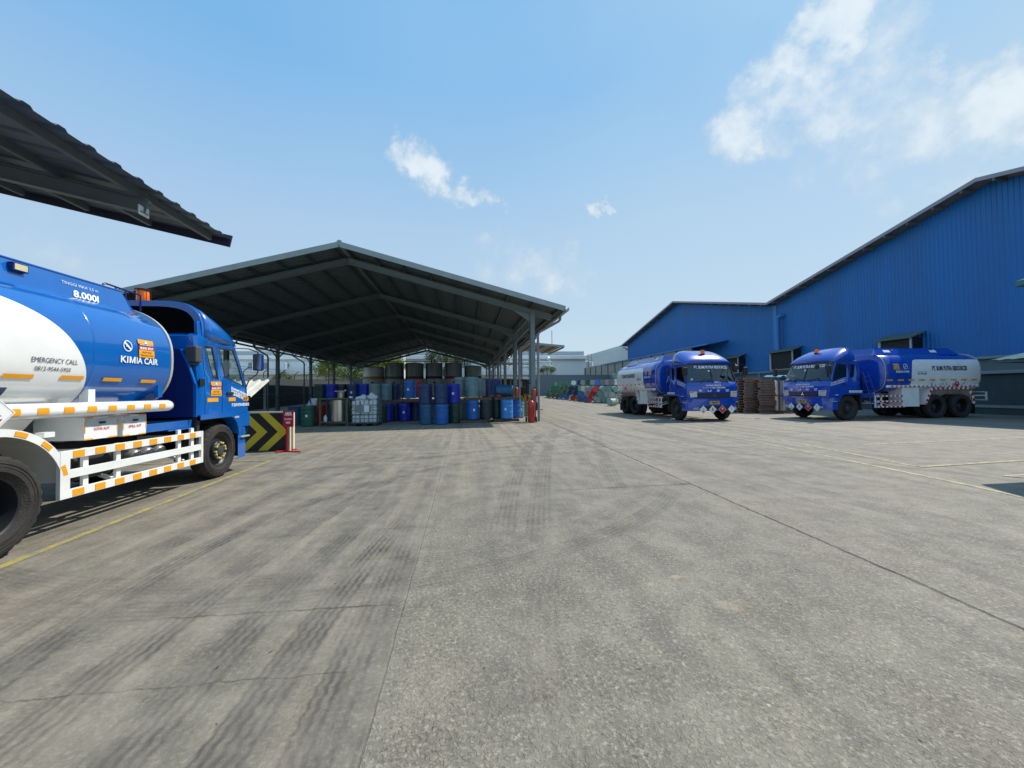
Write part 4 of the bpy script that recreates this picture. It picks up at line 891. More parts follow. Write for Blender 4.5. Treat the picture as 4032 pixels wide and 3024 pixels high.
    # number plate, hazard placards on the front
    if not det:
        m = MB(mat('plate_yellow', (.60, .42, .03), .5, var=.05)); m.bb((.06*s, -.24*s+.0, zb+.28*s), (.075*s, .22*s, zb+.42*s)); m.use(LETD); write(m, P['plate'], -.21, (zb/s)+.32, .40, .075, lambda u, v: (.078*s, u*s, v*s), .04)
        rect(m, -.1, zb/s+.295, .1, zb/s+.31, lambda u, v: (.078*s, u*s, v*s)); m.build('number_plate', bum)
        for k, (y, kd) in enumerate(((-.56, 'a'), (-.12, 'b'), (.33, 'c'), (.76, 'd'))): placard(bum, kd, y, zb/s+.06+P.get('pd', 0), .18, lambda u, v, w_: ((.10+w_)*s, u*s, v*s))
    # ---- cab sides: seams, handle, reflectors, lettering
    for sg in (-1, 1):
        ys = W+.0025
        fs_ = lambda u, v, e=0: (u*s, sg*(W - (0 if v < 1.84 else .07*(v-1.84)/.6)*s + .003+e), v*s)
        m = MB(BLUED)
        for (u0, v0, u1, v1) in ((-.975, 1.17, -.965, 1.80), (-1.0, 2.47, -.55, 2.48), (-1.46, 1.18, -1.452, 2.4), (-.08, 1.25, -.074, 1.62)):
            rect(m, u0, v0, u1, v1, fs_); m.build('door_seam', body); m = MB(BLUED)
        if not det:
            m.grid([[fs_(-.95+.85*k/6, 1.52-.32*k/6-.0) for k in range(7)], [fs_(-.95+.85*k/6, 1.51-.32*k/6) for k in range(7)]])
            m.build('door_crease', body)
        m = MB(BLACK); m.prism([(-.86, 1.53), (-.66, 1.53), (-.65, 1.58), (-.84, 1.585)], (-.01, .03), lambda u, v, w_: (u*s, sg*(W+w_), v*s)); m.build('door_handle', body, bevel=.01)
        m = MB(BLACK); m.prism([(-1.60, 1.69), (-1.48, 1.69), (-1.48, 1.81), (-1.60, 1.81)], (-.01, .006), lambda u, v, w_: (u*s, sg*(W+w_), v*s)); m.build('air_vent', body)
        m = MB(AMBER)
        if det:
            for (u0, u1) in ((-1.40, -1.10), (-.78, -.56), (-.30, -.10)): m = MB(AMBER); m.prism([(u0, 1.405), (u1, 1.405), (u1, 1.475), (u0, 1.475)], (0, .006), lambda u, v, w_: (u*s, sg*(W+w_), v*s)); m.build('reflector', body)
        if det: sticker(body, -1.30 if sg < 0 else -1.0, 1.51, .30, .26, lambda u, v, e=0: ((u if sg < 0 else (-2.3-u))*s, sg*(W+.004+e), v*s))
        m = MB(LETW); rd = -sg
        def txt(body_, x0, z0, wd, ht, slope=0, bold=.035):
            # x0 = local x where reading starts on this side
            write(m, body_, 0, 0, wd, ht, lambda u, v: ((x0 + rd*u)*s, sg*(W+.006), (z0+v+slope*rd*u)*s), bold)
        if det:
            xs0 = -.70 if sg < 0 else -.12
            txt('DILARANG MENDEKAT', xs0, 1.64 if sg < 0 else 1.50, .58, .05, -.27); txt('DILARANG MENYALAKAN API', xs0, 1.59 if sg < 0 else 1.45, .58, .045, -.27); txt('DILARANG MEROKOK', xs0+rd*.06, 1.52 if sg < 0 else 1.38, .50, .07, -.27)
            txt('PT. BUMI PUTRA RESOURCES', -.68 if sg < 0 else -.08, 1.30, .60, .06)
        else:
            xs0 = -.98+.12 if sg < 0 else -.16
            m.use(LETW); zz0 = 1.66 if sg < 0 else 1.50
            for q, (tx, dz) in enumerate((('DILARANG MENDEKAT', .085), ('DILARANG MEROKOK', 0))):
                txt(tx, -.80 if sg < 0 else -.14, (1.64 if sg < 0 else 1.47)+dz, .66, .06, -.25, .02)
            m.use(LETW); rect(m, -1.58, 1.185, -.95, 1.27, lambda u, v: (u*s, sg*(W+.046*s+.004), v*s)); m.use(LETD); write(m, 'PT. BUMI PUTRA RESOURCES', 0, 0, .58, .05, lambda u, v: ((-1.56 if sg < 0 else -.97)*s+rd*u*s, sg*(W+.046*s+.007), (1.203+v)*s), .0)
        m.build('lettering', body)
        m = MB(LENS); m.prism([(-.46 if not det else -.66, 1.07), (-.30 if not det else -.52, 1.07), (-.30 if not det else -.52, 1.11), (-.46 if not det else -.66, 1.11)], (0, .03), lambda u, v, w_: (u*s, sg*(W+w_+.02), v*s)); m.build('side_lamp', body, bevel=.006)
        # flare over the front wheel
        m = MB(BL)
        zf = 1.165
        arc = [(-1.64, zf+.02), (-1.35, zf+.035), (-.70, zf+.035), (-.60, zf), (-.50, zf-.10), (-.44, zf-.24), (-.42, zf-.36)]
        inner = [(-1.64, zf-.06), (-1.35, zf-.055), (-.76, zf-.055), (-.68, zf-.09), (-.59, zf-.17), (-.53, zf-.28), (-.51, zf-.40)]
        m.grid([[(u*s, sg*(W-.02), v*s) for u, v in arc], [(u*s, sg*(W+.045*s), v*s) for u, v in arc], [(u*s, sg*(W+.045*s), v*s) for u, v in inner], [(u*s, sg*(W-.15), v*s) for u, v in inner]])
        m.build('wheel_flare', body, smooth=35)
        # mirrors
        my = sg*(W+(.20 if not det else .09)*s); mx_ = .16*s if not det else .12*s
        mz = 2.16*s if not det else 2.22*s
        m = MB(BLACK if not det else BLUED)
        m.box((mx_, my, mz), (.10*s, .20*s, .36*s)); mo = m.build('mirror', root, bevel=.03)
        m = MB(CHROME); m.box((mx_-.052*s, my, mz), (.004, .17*s, .32*s)); m.build('mirror_glass', mo)
        m = MB(BLACK); m.tube([(-.48*s, sg*(W-.12*s), 2.46*s), (-.15*s, sg*(W+.03*s), 2.48*s), (mx_-.03, my, 2.44*s), (mx_, my, mz+.17*s)], .012, 6); m.tube([(mx_, my, mz-.17*s), (mx_-.02, my-.02*sg, mz-.26*s), (-.12*s, sg*(W+.02), mz-.40*s), (-.18*s, sg*W, 1.68*s)], .012, 6); m.build('mirror_arm', mo, smooth=50)
    if not det:
        m = MB(BLACK); m.lathe([(.02, -.05), (.10, -.03), (.12, 0), (.10, .03), (.03, .06)], 16, (.22*s, W*.78, 2.32*s), 'x'); m.tube([(-.4*s, W*.85, 2.5*s), (.1*s, W*.8, 2.5*s), (.22*s, W*.78, 2.42*s)], .012, 6); m.build('round_mirror', root, smooth=50)
    # ---- behind the cab
    m = MB(BLACK if not det else mat('snorkel_grey', (.06, .06, .062), .55)); m.box((-1.63*s, -(W-.07), 2.22*s), (.16*s, .18*s, .27*s)); m.box((-1.63*s, -(W-.09), 2.06*s), (.14*s, .16*s, .04*s)); m.build('air_intake_box', root, bevel=.03*s)
    m = MB(BLUED); m.prism([(-W*.98, 1.16*s), (-W*.98, 1.72*s), (-W*.90, 2.05*s), (-W*.80, 2.30*s), (W*.80, 2.30*s), (W*.90, 2.05*s), (W*.98, 1.72*s), (W*.98, 1.16*s)], (-1.72*s, -1.69*s), lambda u, v, w_: (w_, u, v)); m.use(BL)
    m.beam((-1.705*s, -W, 1.16*s), (-1.705*s, -W, 1.72*s), .05*s, .02); m.beam((-1.705*s, -W, 1.72*s), (-1.705*s, -W*.91, 2.05*s), .05*s, .02); m.beam((-1.705*s, -W*.91, 2.05*s), (-1.705*s, -W*.81, 2.30*s), .05*s, .02)
    m.build('cab_back_shield', root)
    # chassis
    cz = P['cz']; xr = P['xr']
    m = MB(CHAS)
    for y in (-.42, .42): m.bb((xr+.15, y*s-.04, cz-.11), (-.25, y*s+.04, cz+.11))
    for k in range(6): m.bb((-1.5+(xr+1.5)*k/6-.04, -.40*s, cz-.08), (-1.5+(xr+1.5)*k/6+.04, .40*s, cz+.08))
    m.bb((-1.45*s, -.38*s, .62*s), (-.4*s, .38*s, 1.1*s)); m.bb((-1.62*s, -W+.30, .5*s), (-.36*s, -W+.34, 1.15*s)); m.bb((-1.62*s, W-.34, .5*s), (-.36*s, W-.30, 1.15*s))
    for sg in (-1, 1): m.prism([(-1.66, .42), (-1.60, .42), (-1.55, 1.1), (-1.62, 1.14)], (0, .30), lambda u, v, w_: (u*s, sg*(W-.02-w_), v*s)); m.bb((-1.60*s, sg*(W-.34), 1.09*s), (-.5*s, sg*(W-.01), 1.11*s))
    m.build('chassis', root)
    m = MB(CHAS)
    R = P['R']; m.tube([(P['fx'], -W+.2, R), (P['fx'], W-.2, R)], .07, 8)
    for x in P['rx']: m.build('axle', root, smooth=40); m = MB(CHAS); m.tube([(x, -W+.2, R), (x, W-.2, R)], .09, 10); m.lathe([(.1, -.16), (.22, -.05), (.22, .05), (.1, .16)], 14, (x, 0, R), 'y')
    m.build('axle', root, smooth=40)
    wd = .27*s
    for sg in (-1, 1):
        wheel(root, 'wheel', P['fx'], sg*(W-.02-wd/2), R, wd, 'front', sg, det)
        for x in P['rx']:
            wheel(root, 'wheel', x, sg*(W+(.15 if det else .0)-wd/2), R, wd, 'rear', sg, det)
            mo = MB(RUB); mo.lathe([(R*.6, -wd*.36), (R*.9, -wd*.48), (R, -wd*.33), (R, wd*.33), (R*.9, wd*.48), (R*.6, wd*.36)], 40, (0, 0, 0), 'y', True, True); mo.build('wheel', root, smooth=35, loc=(x, sg*(W-.03-wd*1.62), R))
    # ---- tank
    a, b, zc, n = P['ta'], P['tb'], P['tz'], P['tn']; x0, x1 = P['tx']
    surf = lambda z: a*max(0, 1-abs((z-zc)/b)**n)**(1/n)
    def sect(x, k=1.0, e=0):
        r = []
        for i in range(64):
            t = 2*pi*i/64; c_, s_ = cos(t), sin(t); r.append((x, (a*k+e)*abs(c_)**(2/n)*(1 if c_ > 0 else -1), zc+(b*k+e)*abs(s_)**(2/n)*(1 if s_ > 0 else -1)))
        return r
    m = MB(BL); hd = .10 if det else .14
    m.grid([sect(x1-hd, .55), sect(x1-hd*.9, .8), sect(x1-hd*.5, .95), sect(x1, 1)] + [sect(x1+(x0-x1)*k/8, 1) for k in range(1, 9)] + [sect(x0+hd*.5, .95), sect(x0+hd*.9, .8), sect(x0+hd, .55)], closed=True)
    e0 = sect(x0+hd, .55); m.add(e0, [tuple(range(64))]); e1 = sect(x1-hd, .55); m.add(e1, [tuple(range(64))])
    tank = m.build('tank', root, smooth=45)
    m = MB(RING)
    for x in (x0, x1): m.grid([sect(x-.02, 1, .0), sect(x-.018, 1, .010), sect(x+.018, 1, .010), sect(x+.02, 1, 0)], closed=True)
    m.build('tank_seam', tank, smooth=45)
    m = MB(BL)
    for q in (1, 2, 3):
        x = x0+(x1-x0)*q/4; m.grid([sect(x-.012, 1, .0), sect(x-.006, 1, .0035), sect(x+.006, 1, .0035), sect(x+.012, 1, 0)], closed=True)
    m.build('weld_seam', tank, smooth=45)
    for sg in (-1, 1):
        # white livery panel following the tank's side
        zt2, zl, xf, dx, pw = P['panel']
        m = MB(WHITEP); rws = []
        NZ = 40
        for i in range(NZ+1):
            z = zl+(zt2-zl)*(1-(1-i/NZ)**1.6)
            q = max(0, min(1, (z-P['pz0'])/(zt2-P['pz0'])))
            xe = xf + dx*(1-q**pw)**(1/pw)
            zs = min(max(z, zc-b*.9995), zc+b*.9995); y = sg*(surf(zs)+.004)
            rws.append([(x1+.02+(xe-x1-.02)*k/10, y, z) for k in range(11)])
        m.grid(rws); m.build('white_panel', tank, smooth=40)
        rd = -sg
        tf = lambda e: (lambda u, v: (rd*u, sg*(surf(v)+e), v))
        for (mt, body_, xs_, z0, wd_, ht, bd) in P['texts']:
            # xs_ = x of the right-side reading start (right side); mirrored on the left
            st_ = xs_ if sg < 0 else -(xs_+wd_)
            mm = MB(mt)
            if body_ == 'KIMIA CAIR': write(mm, 'KI', st_, z0, wd_*.185, ht, tf(.009), bd); bigm(mm, st_+wd_*.215, z0, wd_*.155, ht, tf(.009)); write(mm, 'IA CAIR', st_+wd_*.40, z0, wd_*.60, ht, tf(.009), bd)
            else: write(mm, body_, st_, z0, wd_, ht, tf(.009), bd)
            mm.build('lettering', tank)
        for (u0, u1, z0, z1) in P['amb']:
            mm = MB(AMBER); mm.grid([[(u0+(u1-u0)*k/2, sg*(surf(z)+.011), z) for k in range(3)] for z in (z0, (z0+z1)/2, z1)]); mm.build('reflector', tank)
        cx, cz_, cr = P['circle']
        mm = MB(LETW); ff2 = lambda u, v: (u, sg*(surf(v)+.010), v)
        mm.grid([[ff2(cx+r*cos(t)*.92, cz_+r*sin(t)) for t in [2*pi*k/32 for k in range(33)]] for r in (cr*.84, cr)])
        mm.grid([[ff2(cx-cr*.62*k-sg*0+dd, cz_+cr*.62*k+dd*.9) for k in (-1, -.5, 0, .5, 1)] for dd in (-.008, .008)]) if True else None
        mm.grid([[ff2(cx-cr*.4+cr*.6*k, cz_-cr*.12) for k in (0, 1)], [ff2(cx-cr*.4+cr*.6*k, cz_+.0) for k in (0, 1)]])
        mm.build('no_smoking_sign', tank)
        sx, sz, sw, sh = P['stk']
        sticker(tank, sx, sz, sw, sh, lambda u, v, e=0: ((u if sg < 0 else 2*sx+sw-u), sg*(surf(v)+.009+e), v))
        if det:
            mm = MB(mat('panel_blue_patch', (.01, .02, .12), .35)); mm.grid([[(x, sg*(surf(z)+.008), z) for x in (-6.2, -5, -3.95+.03*(z-1.4)/.1, -3.90)] for z in (1.30, 1.36, 1.42, 1.47)]); mm.build('blue_patch', tank)
    # coaming on top
    yb, yt, zb2, zt3, cx0, cx1 = P['coam']
    m = MB(BL)
    for sg in (-1, 1):
        m.prism([(cx0, 0), (cx0-.14, 1), (cx1+.3, 1), (cx1, 0)], (0, .012), lambda u, v, w_: (u, sg*(yb+(yt-yb)*v-w_), zb2+(zt3-zb2)*v))
        m.tube([(cx0-.14, sg*yt, zt3), (cx1+.3, sg*yt, zt3)], .012, 6)
        m.add([(cx0, sg*yb, zb2), (cx0-.14, sg*yt, zt3), (cx0+.16, sg*yb*.96, zb2-.06)], [(0, 1, 2)])
    m.add([(cx0, -yb, zb2), (cx0, yb, zb2), (cx0-.14, yt, zt3), (cx0-.14, -yt, zt3)], [(0, 1, 2, 3)]); m.add([(cx1, -yb, zb2), (cx1, yb, zb2), (cx1+.3, yt, zt3), (cx1+.3, -yt, zt3)], [(0, 1, 2, 3)])
    coam = m.build('walkway_coaming', tank)
    m = MB(BL)
    for k in range(3 if not det else 2): m.lathe([(.28, 0), (.28, .06), (.22, .09), (.05, .10)], 20, (cx0-.9-1.45*k, 0, zt3-.12))
    m.build('manhole_cover', tank, smooth=35)
    for sg in (-1, 1):
        for (lx, wl) in P['clamps']:
            m = MB(BLUED); m.box((lx, sg*(yt+.04), zt3-.08), (.14, .05, .08)); m.use(LENS if not det else mat('clearance_lens', (.62, .58, .35), .25)); m.box((lx, sg*(yt+.068), zt3-.08), (.115, .006, .06)); m.build('clearance_lamp', coam)
    if not det:
        m = MB(LETW)
        for sg in (-1, 1):
            for x in (cx0-.5, cx0-2.9): m.add([(x, sg*(yb-(yb-yt)*.35+.014), zb2+(zt3-zb2)*.35), (x-.34, sg*(yb-(yb-yt)*.35+.014), zb2+(zt3-zb2)*.35), (x-.34, sg*(yb-(yb-yt)*.7+.014), zb2+(zt3-zb2)*.7), (x, sg*(yb-(yb-yt)*.7+.014), zb2+(zt3-zb2)*.7)], [(0, 1, 2, 3)])
        m.build('coaming_plate', coam)
    else:
        cf = lambda sg: (lambda u, v: (-sg*u, sg*(yb+(yt-yb)*(v-zb2)/(zt3-zb2)+.006), v))
        for sg in (-1, 1):
            st2 = (lambda x, w_: x if sg < 0 else -(x+w_))
            m = MB(LETW); write(m, '8.000l', st2(-2.95, .32), 2.53, .32, .085, cf(sg), .035, .12); m.build('lettering', coam); m = MB(LETG); write(m, 'TINGGI MAX 3,5 m', st2(-3.06, .44), 2.655, .44, .04, cf(sg), .02); m.build('lettering', coam)
            m = MB(BLUED); m.tube([(-2.50, sg*.58, 2.66), (-2.50, sg*.58, 2.80), (-2.47, sg*.58, 2.82), (-1.93, sg*.58, 2.80), (-1.93, sg*.58, 2.52)], .013, 6); m.tube([(-2.32, sg*.58, 2.70), (-2.32, sg*.58, 2.815)], .012, 6); m.tube([(-2.17, sg*.58, 2.68), (-2.17, sg*.58, 2.81)], .012, 6); m.build('handrail', coam, smooth=50)
    # cradle below the tank
    m = MB(WHITEF); m.prism([(-W*.45, cz+.11), (-W*.85, zc-b*.72), (W*.85, zc-b*.72), (W*.45, cz+.11)], (P['skirt'][0], P['skirt'][1]), lambda u, v, w_: (w_, u, v))
    m.build('tank_cradle', root); m = MB(WHITEF); m.prism([(-W*.42, cz+.11), (-W*.55, zc-b*.72), (W*.55, zc-b*.72), (W*.42, cz+.11)], (x0-.25, x0-.15), lambda u, v, w_: (w_, u, v)); m.build('tank_cradle', root)
    for sg in (-1, 1):
        m = MB(WHITEP)
        pyy = sg*(W-.01); pz = P['pipe']
        pr_ = .075 if det else .06
        m.tube([(P['px'][0], pyy, pz), (P['px'][1], pyy, pz)], pr_, 16)
        m.lathe([(pr_, 0), (pr_*.88, .04), (pr_*.5, .065), (.005, .075)], 16, (P['px'][0], pyy, pz), 'x', False)
        m.use(AMBER if det else REDR); stp = .245 if det else .22; x = P['px'][0]-.175
        while x > P['px'][1]+.1:
            m.grid([[(x-q*(.11 if not det else .052), pyy+sg*(pr_+.004)*cos(t), pz+(pr_+.004)*sin(t)) for q in (-1, 1)] for t in (-.42, 0, .42)] if det else [[(x-q*.055, pyy+sg*(pr_+.004)*cos(t), pz+(pr_+.004)*sin(t)) for q in (-1, 1)] for t in (-.8, 0, .8)]); x -= stp
        m.build('hose_tube', root, smooth=50)
    # side guards, boxes
    RF = AMBER if det else REDR
    for sg in (-1, 1):
        y = sg*(W-.005); g0, g1, z0, z1 = P['guard']
        m = MB(WHITEF)
        hh = .085 if det else .07
        rails = [z0+hh/2, (z0+z1)/2, z1-hh/2]
        for z in rails: m.beam((g0, y, z), (g1, y, z), .035, hh)
        posts = P['posts']
        for x in posts: m.beam((x, y-sg*.034, z0), (x, y-sg*.034, z1+(.06 if x > g1+.3 and det and x > -2 else 0)), .032, .06, (1, 0, 0))
        m.box((g1-.05, y, (z0+z1)/2), (.10 if det else .06, .04, z1-z0)); m.box((g0+.02, y, (z0+z1)/2), (.045, .04, z1-z0))
        m.beam((g1+.3, y-sg*.04, z1-.05), (g1+.3, sg*.45*s, z1-.05), .06, .06); m.beam((g0-.3, y-sg*.04, z1-.05), (g0-.3, sg*.45*s, z1-.05), .06, .06)
        m.beam((g1+.55, y-sg*.04, z0+.08), (g1+.55, sg*.45*s, cz-.05), .04, .04); m.beam((g0-.3, y-sg*.04, z0+.08), (g0-.3, sg*.45*s, cz-.05), .04, .04)
        m.use(RF); stp = .245 if det else .21; x = g1+.09 if det else g1+.06
        rr_ = (rails[0], rails[2]) if det else rails
        while x < g0-.03:
            for z in rr_: m.box((x, y+sg*.0195, z), (.125 if det else .11, .003, .07 if det else hh*.9))
            x += stp/ (2 if False else 1) if not det else .1235*2
        o = m.build('side_guard', root, bevel=.004 if det else 0)
    for (bx0, bx1, bz0, bz1, tx, only) in P['boxes']:
        for sg in ((-1, 1) if not only else (only,)):
            m = MB(WHITEP if det else WHITEF); yy0 = sg*(W-.06 if det else W+.01); yy1 = sg*(W-.55)
            m.bb((bx0, yy1, bz0), (bx1, yy0, bz1)); 
            if det: m.bb((bx0+.004, yy0, bz1-.075), (bx1-.004, yy0+sg*.004, bz1-.002)) if False else None
            o = m.build('tool_box', root, bevel=.006)
            if not det: o['label'] = 'white box'
            m = MB(BLACK); m.box(((bx0+bx1)/2, yy0+sg*.008, bz1-.07), (.07, .012, .022)); m.build('latch', o)
            if tx:
                m = MB(LETR); st2 = (bx0+bx1)/2-.095 if sg < 0 else -((bx0+bx1)/2+.095)
                write(m, tx, st2, bz0+.10, .19, .032, lambda u, v: (-sg*u, yy0+sg*.004, v), .02); m.build('lettering', o)
                m = MB(AMBER); 
                for (a0, a1, c0, c1) in ((bx0+.0, bx0+.10, bz0+.002, bz0+.016), (bx1-.12, bx1-.01, bz0+.002, bz0+.016), (bx0, bx0+.1, bz1-.016, bz1-.002), (bx1-.12, bx1-.01, bz1-.016, bz1-.002), (bx0, bx0+.012, bz0+.08, bz0+.2), (bx1-.012, bx1, bz0+.08, bz0+.2)):
                    m = MB(AMBER); m.bb((a0, yy0, c0), (a1, yy0+sg*.003, c1)); m.build('reflector', o)
                m = MB(mat('box_lid_grey', (.46, .52, .56), .4)); m.bb((bx0+.003, yy0, bz1-.11), (bx1-.003, yy0+sg*.0022, bz1-.018)); m.build('lid', o)
    # rear fenders
    for sg in (-1, 1):
        y = sg*(W-.0); m = MB(WHITEF)
        if det:
            cxx, Ri, Ro = P['rx'][0]+.17, .585, .655
            A = [radians(t) for t in range(4, 177, 6)]
            m.grid([[(cxx+Ri*cos(t), y, R+Ri*sin(t)) for t in A], [(cxx+Ri*cos(t), y+sg*.012, R+Ri*sin(t)) for t in A], [(cxx+Ro*cos(t), y+sg*.012, R+Ro*sin(t)) for t in A], [(cxx+Ro*cos(t), y-sg*.5, R+Ro*sin(t)) for t in A]])
            m.box((cxx+.45, y-sg*.03, R+.56), (.10, .08, .05)); m.use(AMBER)
            for t0 in (12, 42, 66, 92, 118, 146): m.grid([[(cxx+r*cos(radians(t)), y+sg*.016, R+r*sin(radians(t))) for t in (t0, t0+5, t0+10)] for r in (Ri+.012, Ro-.012)])
            m.use(BLUED); 
        else:
            xa, xb_ = P['rx'][0]+.66, P['rx'][1]-.62
            po = [(xa, .70), (xa-.10, .72), (xa-.42, 1.36), (xb_+.30, 1.36), (xb_+.04, .90), (xb_, .62)]
            wv = .09
            pi_ = [(xa-.10, .62), (xa-.14, .72), (xa-.42, 1.27), (xb_+.36, 1.27), (xb_+.14, .88), (xb_+.10, .62)]
            po = [(xa, .62), (xa-.02, .75), (xa-.34, 1.37), (xb_+.28, 1.37), (xb_+.02, .90), (xb_, .62)]
            m.grid([[(x, y, z) for x, z in pi_], [(x, y+sg*.015, z) for x, z in pi_], [(x, y+sg*.015, z) for x, z in po], [(x, y-sg*.55, z) for x, z in po]])
            m.use(REDR)
            for i in range(5):
                L_ = math.hypot(po[i+1][0]-po[i][0], po[i+1][1]-po[i][1]); nn = max(1, int(L_/.23))
                for k in range(nn):
                    f0, f1 = (k+.1)/nn, (k+.6)/nn
                    q = lambda p, f: (p[i][0]+(p[i+1][0]-p[i][0])*f, p[i][1]+(p[i+1][1]-p[i][1])*f)
                    (ax, az), (bx2, bz2) = q(po, f0), q(po, f1); (cx2, cz2), (dx2, dz2) = q(pi_, f1), q(pi_, f0)
                    m.add([(ax, y+sg*.018, az), (bx2, y+sg*.018, bz2), (cx2, y+sg*.018, cz2), (dx2, y+sg*.018, dz2)], [(0, 1, 2, 3)])
        m.build('rear_fender', root)
        m = MB(BLACK); m.box((P['rx'][-1]-R-.12, sg*(W-.27), .42), (.015, .5, .5)); m.build('mud_flap', root)
    # rear bumper frame
    m = MB(WHITEF)
    for z in (.78, .98, 1.14): m.beam((xr, -W+.02, z*s), (xr, W-.02, z*s), .05, .045)
    for y in (-W+.04, -.4, .4, W-.04): m.beam((xr, y, .75*s), (xr, y, 1.16*s), .05, .05); m.beam((xr, y, .98*s), (xr+.55, y*.96, .98*s), .04, .04)
    m.use(REDR)
    for k in range(9): m.box((xr-.03, -W+.15+(2*W-.3)*k/8, .98*s), (.006, .12, .05))
    m.build('rear_bumper', root)
    if not det:
        for sg in (-1, 1):
            m = MB(CHAS if sg < 0 else BL)
            m.bb((-2.45, sg*(W-.75), .95), (-1.8, sg*(W-.2), 1.12)); m.build('battery_box', root)
            for k, kd in enumerate('abcd'): placard(root, kd, -5.22-.55*k, 1.50, .17, lambda u, v, w_: (u, sg*(W+.06+w_), v))
        # ladder beside the cab
        sg = 1
        m = MB(BL)
        m.tube([(-1.95, W-.02, 2.05), (-2.32, W+.02, .95), (-2.32, W+.02, .5)], .014, 6); m.tube([(-1.72, W-.02, 2.05), (-1.98, W+.02, 1.0), (-2.02, W+.02, .5)], .014, 6)
        for z in (.52, .74, .97, 1.2, 1.42, 1.64, 1.86):
            f = lambda z, xt, xb2, zk: xb2 if z < zk else xb2+(xt-xb2)*(z-zk)/(2.05-zk)
            m.tube([(f(z, -1.95, -2.32, .95), W, z), (f(z, -1.72, -2.0, 1.0), W, z)], .011, 5)
        m.build('ladder', root)
    else:
        m = MB(BL); m.bb((-2.36, -W+.07, .90), (-1.50, -W+.6, 1.01)); m.bb((-2.0, -W+.05, .88), (-1.50, -W+.5, .90)); m.build('platform', root, bevel=.006)
        for k in range(3):
            m = MB(AIRT); cx_ = -1.98-.20*k; m.lathe([(.02, -.0), (.07, .02), (.09, .06), (.09, .50), (.07, .54), (.02, .56)], 20, (cx_, -W+.12, .61), 'y'); m.use(CHROME); m.lathe([(.018, 0), (.016, -.03)], 8, (cx_, -W+.12, .61), 'y'); m.build('air_tank', root, smooth=45)
        m = MB(BLACK); m.box((-3.0, -W+.30, .60), (.5, .35, .28)); m.build('fuel_tank', root, bevel=.05)
        m = MB(BL)
        for x in (-2.17,): m.bb((x-.02, -W+.05, 1.36), (x+.05, -W+.10, 1.52))
        m.build('tank_bracket', tank); m = MB(WHITEP); m.bb((-3.17, -W+.05, 1.28), (-3.09, -W+.14, 1.46)); m.build('tank_bracket', tank)
        placard(root, 'a', -4.17, 1.245, .15, lambda u, v, w_: (u, -(W+.10+w_), v)); placard(root, 'c', -4.9, 1.245, .15, lambda u, v, w_: (u, -(W+.10+w_), v))
    return root

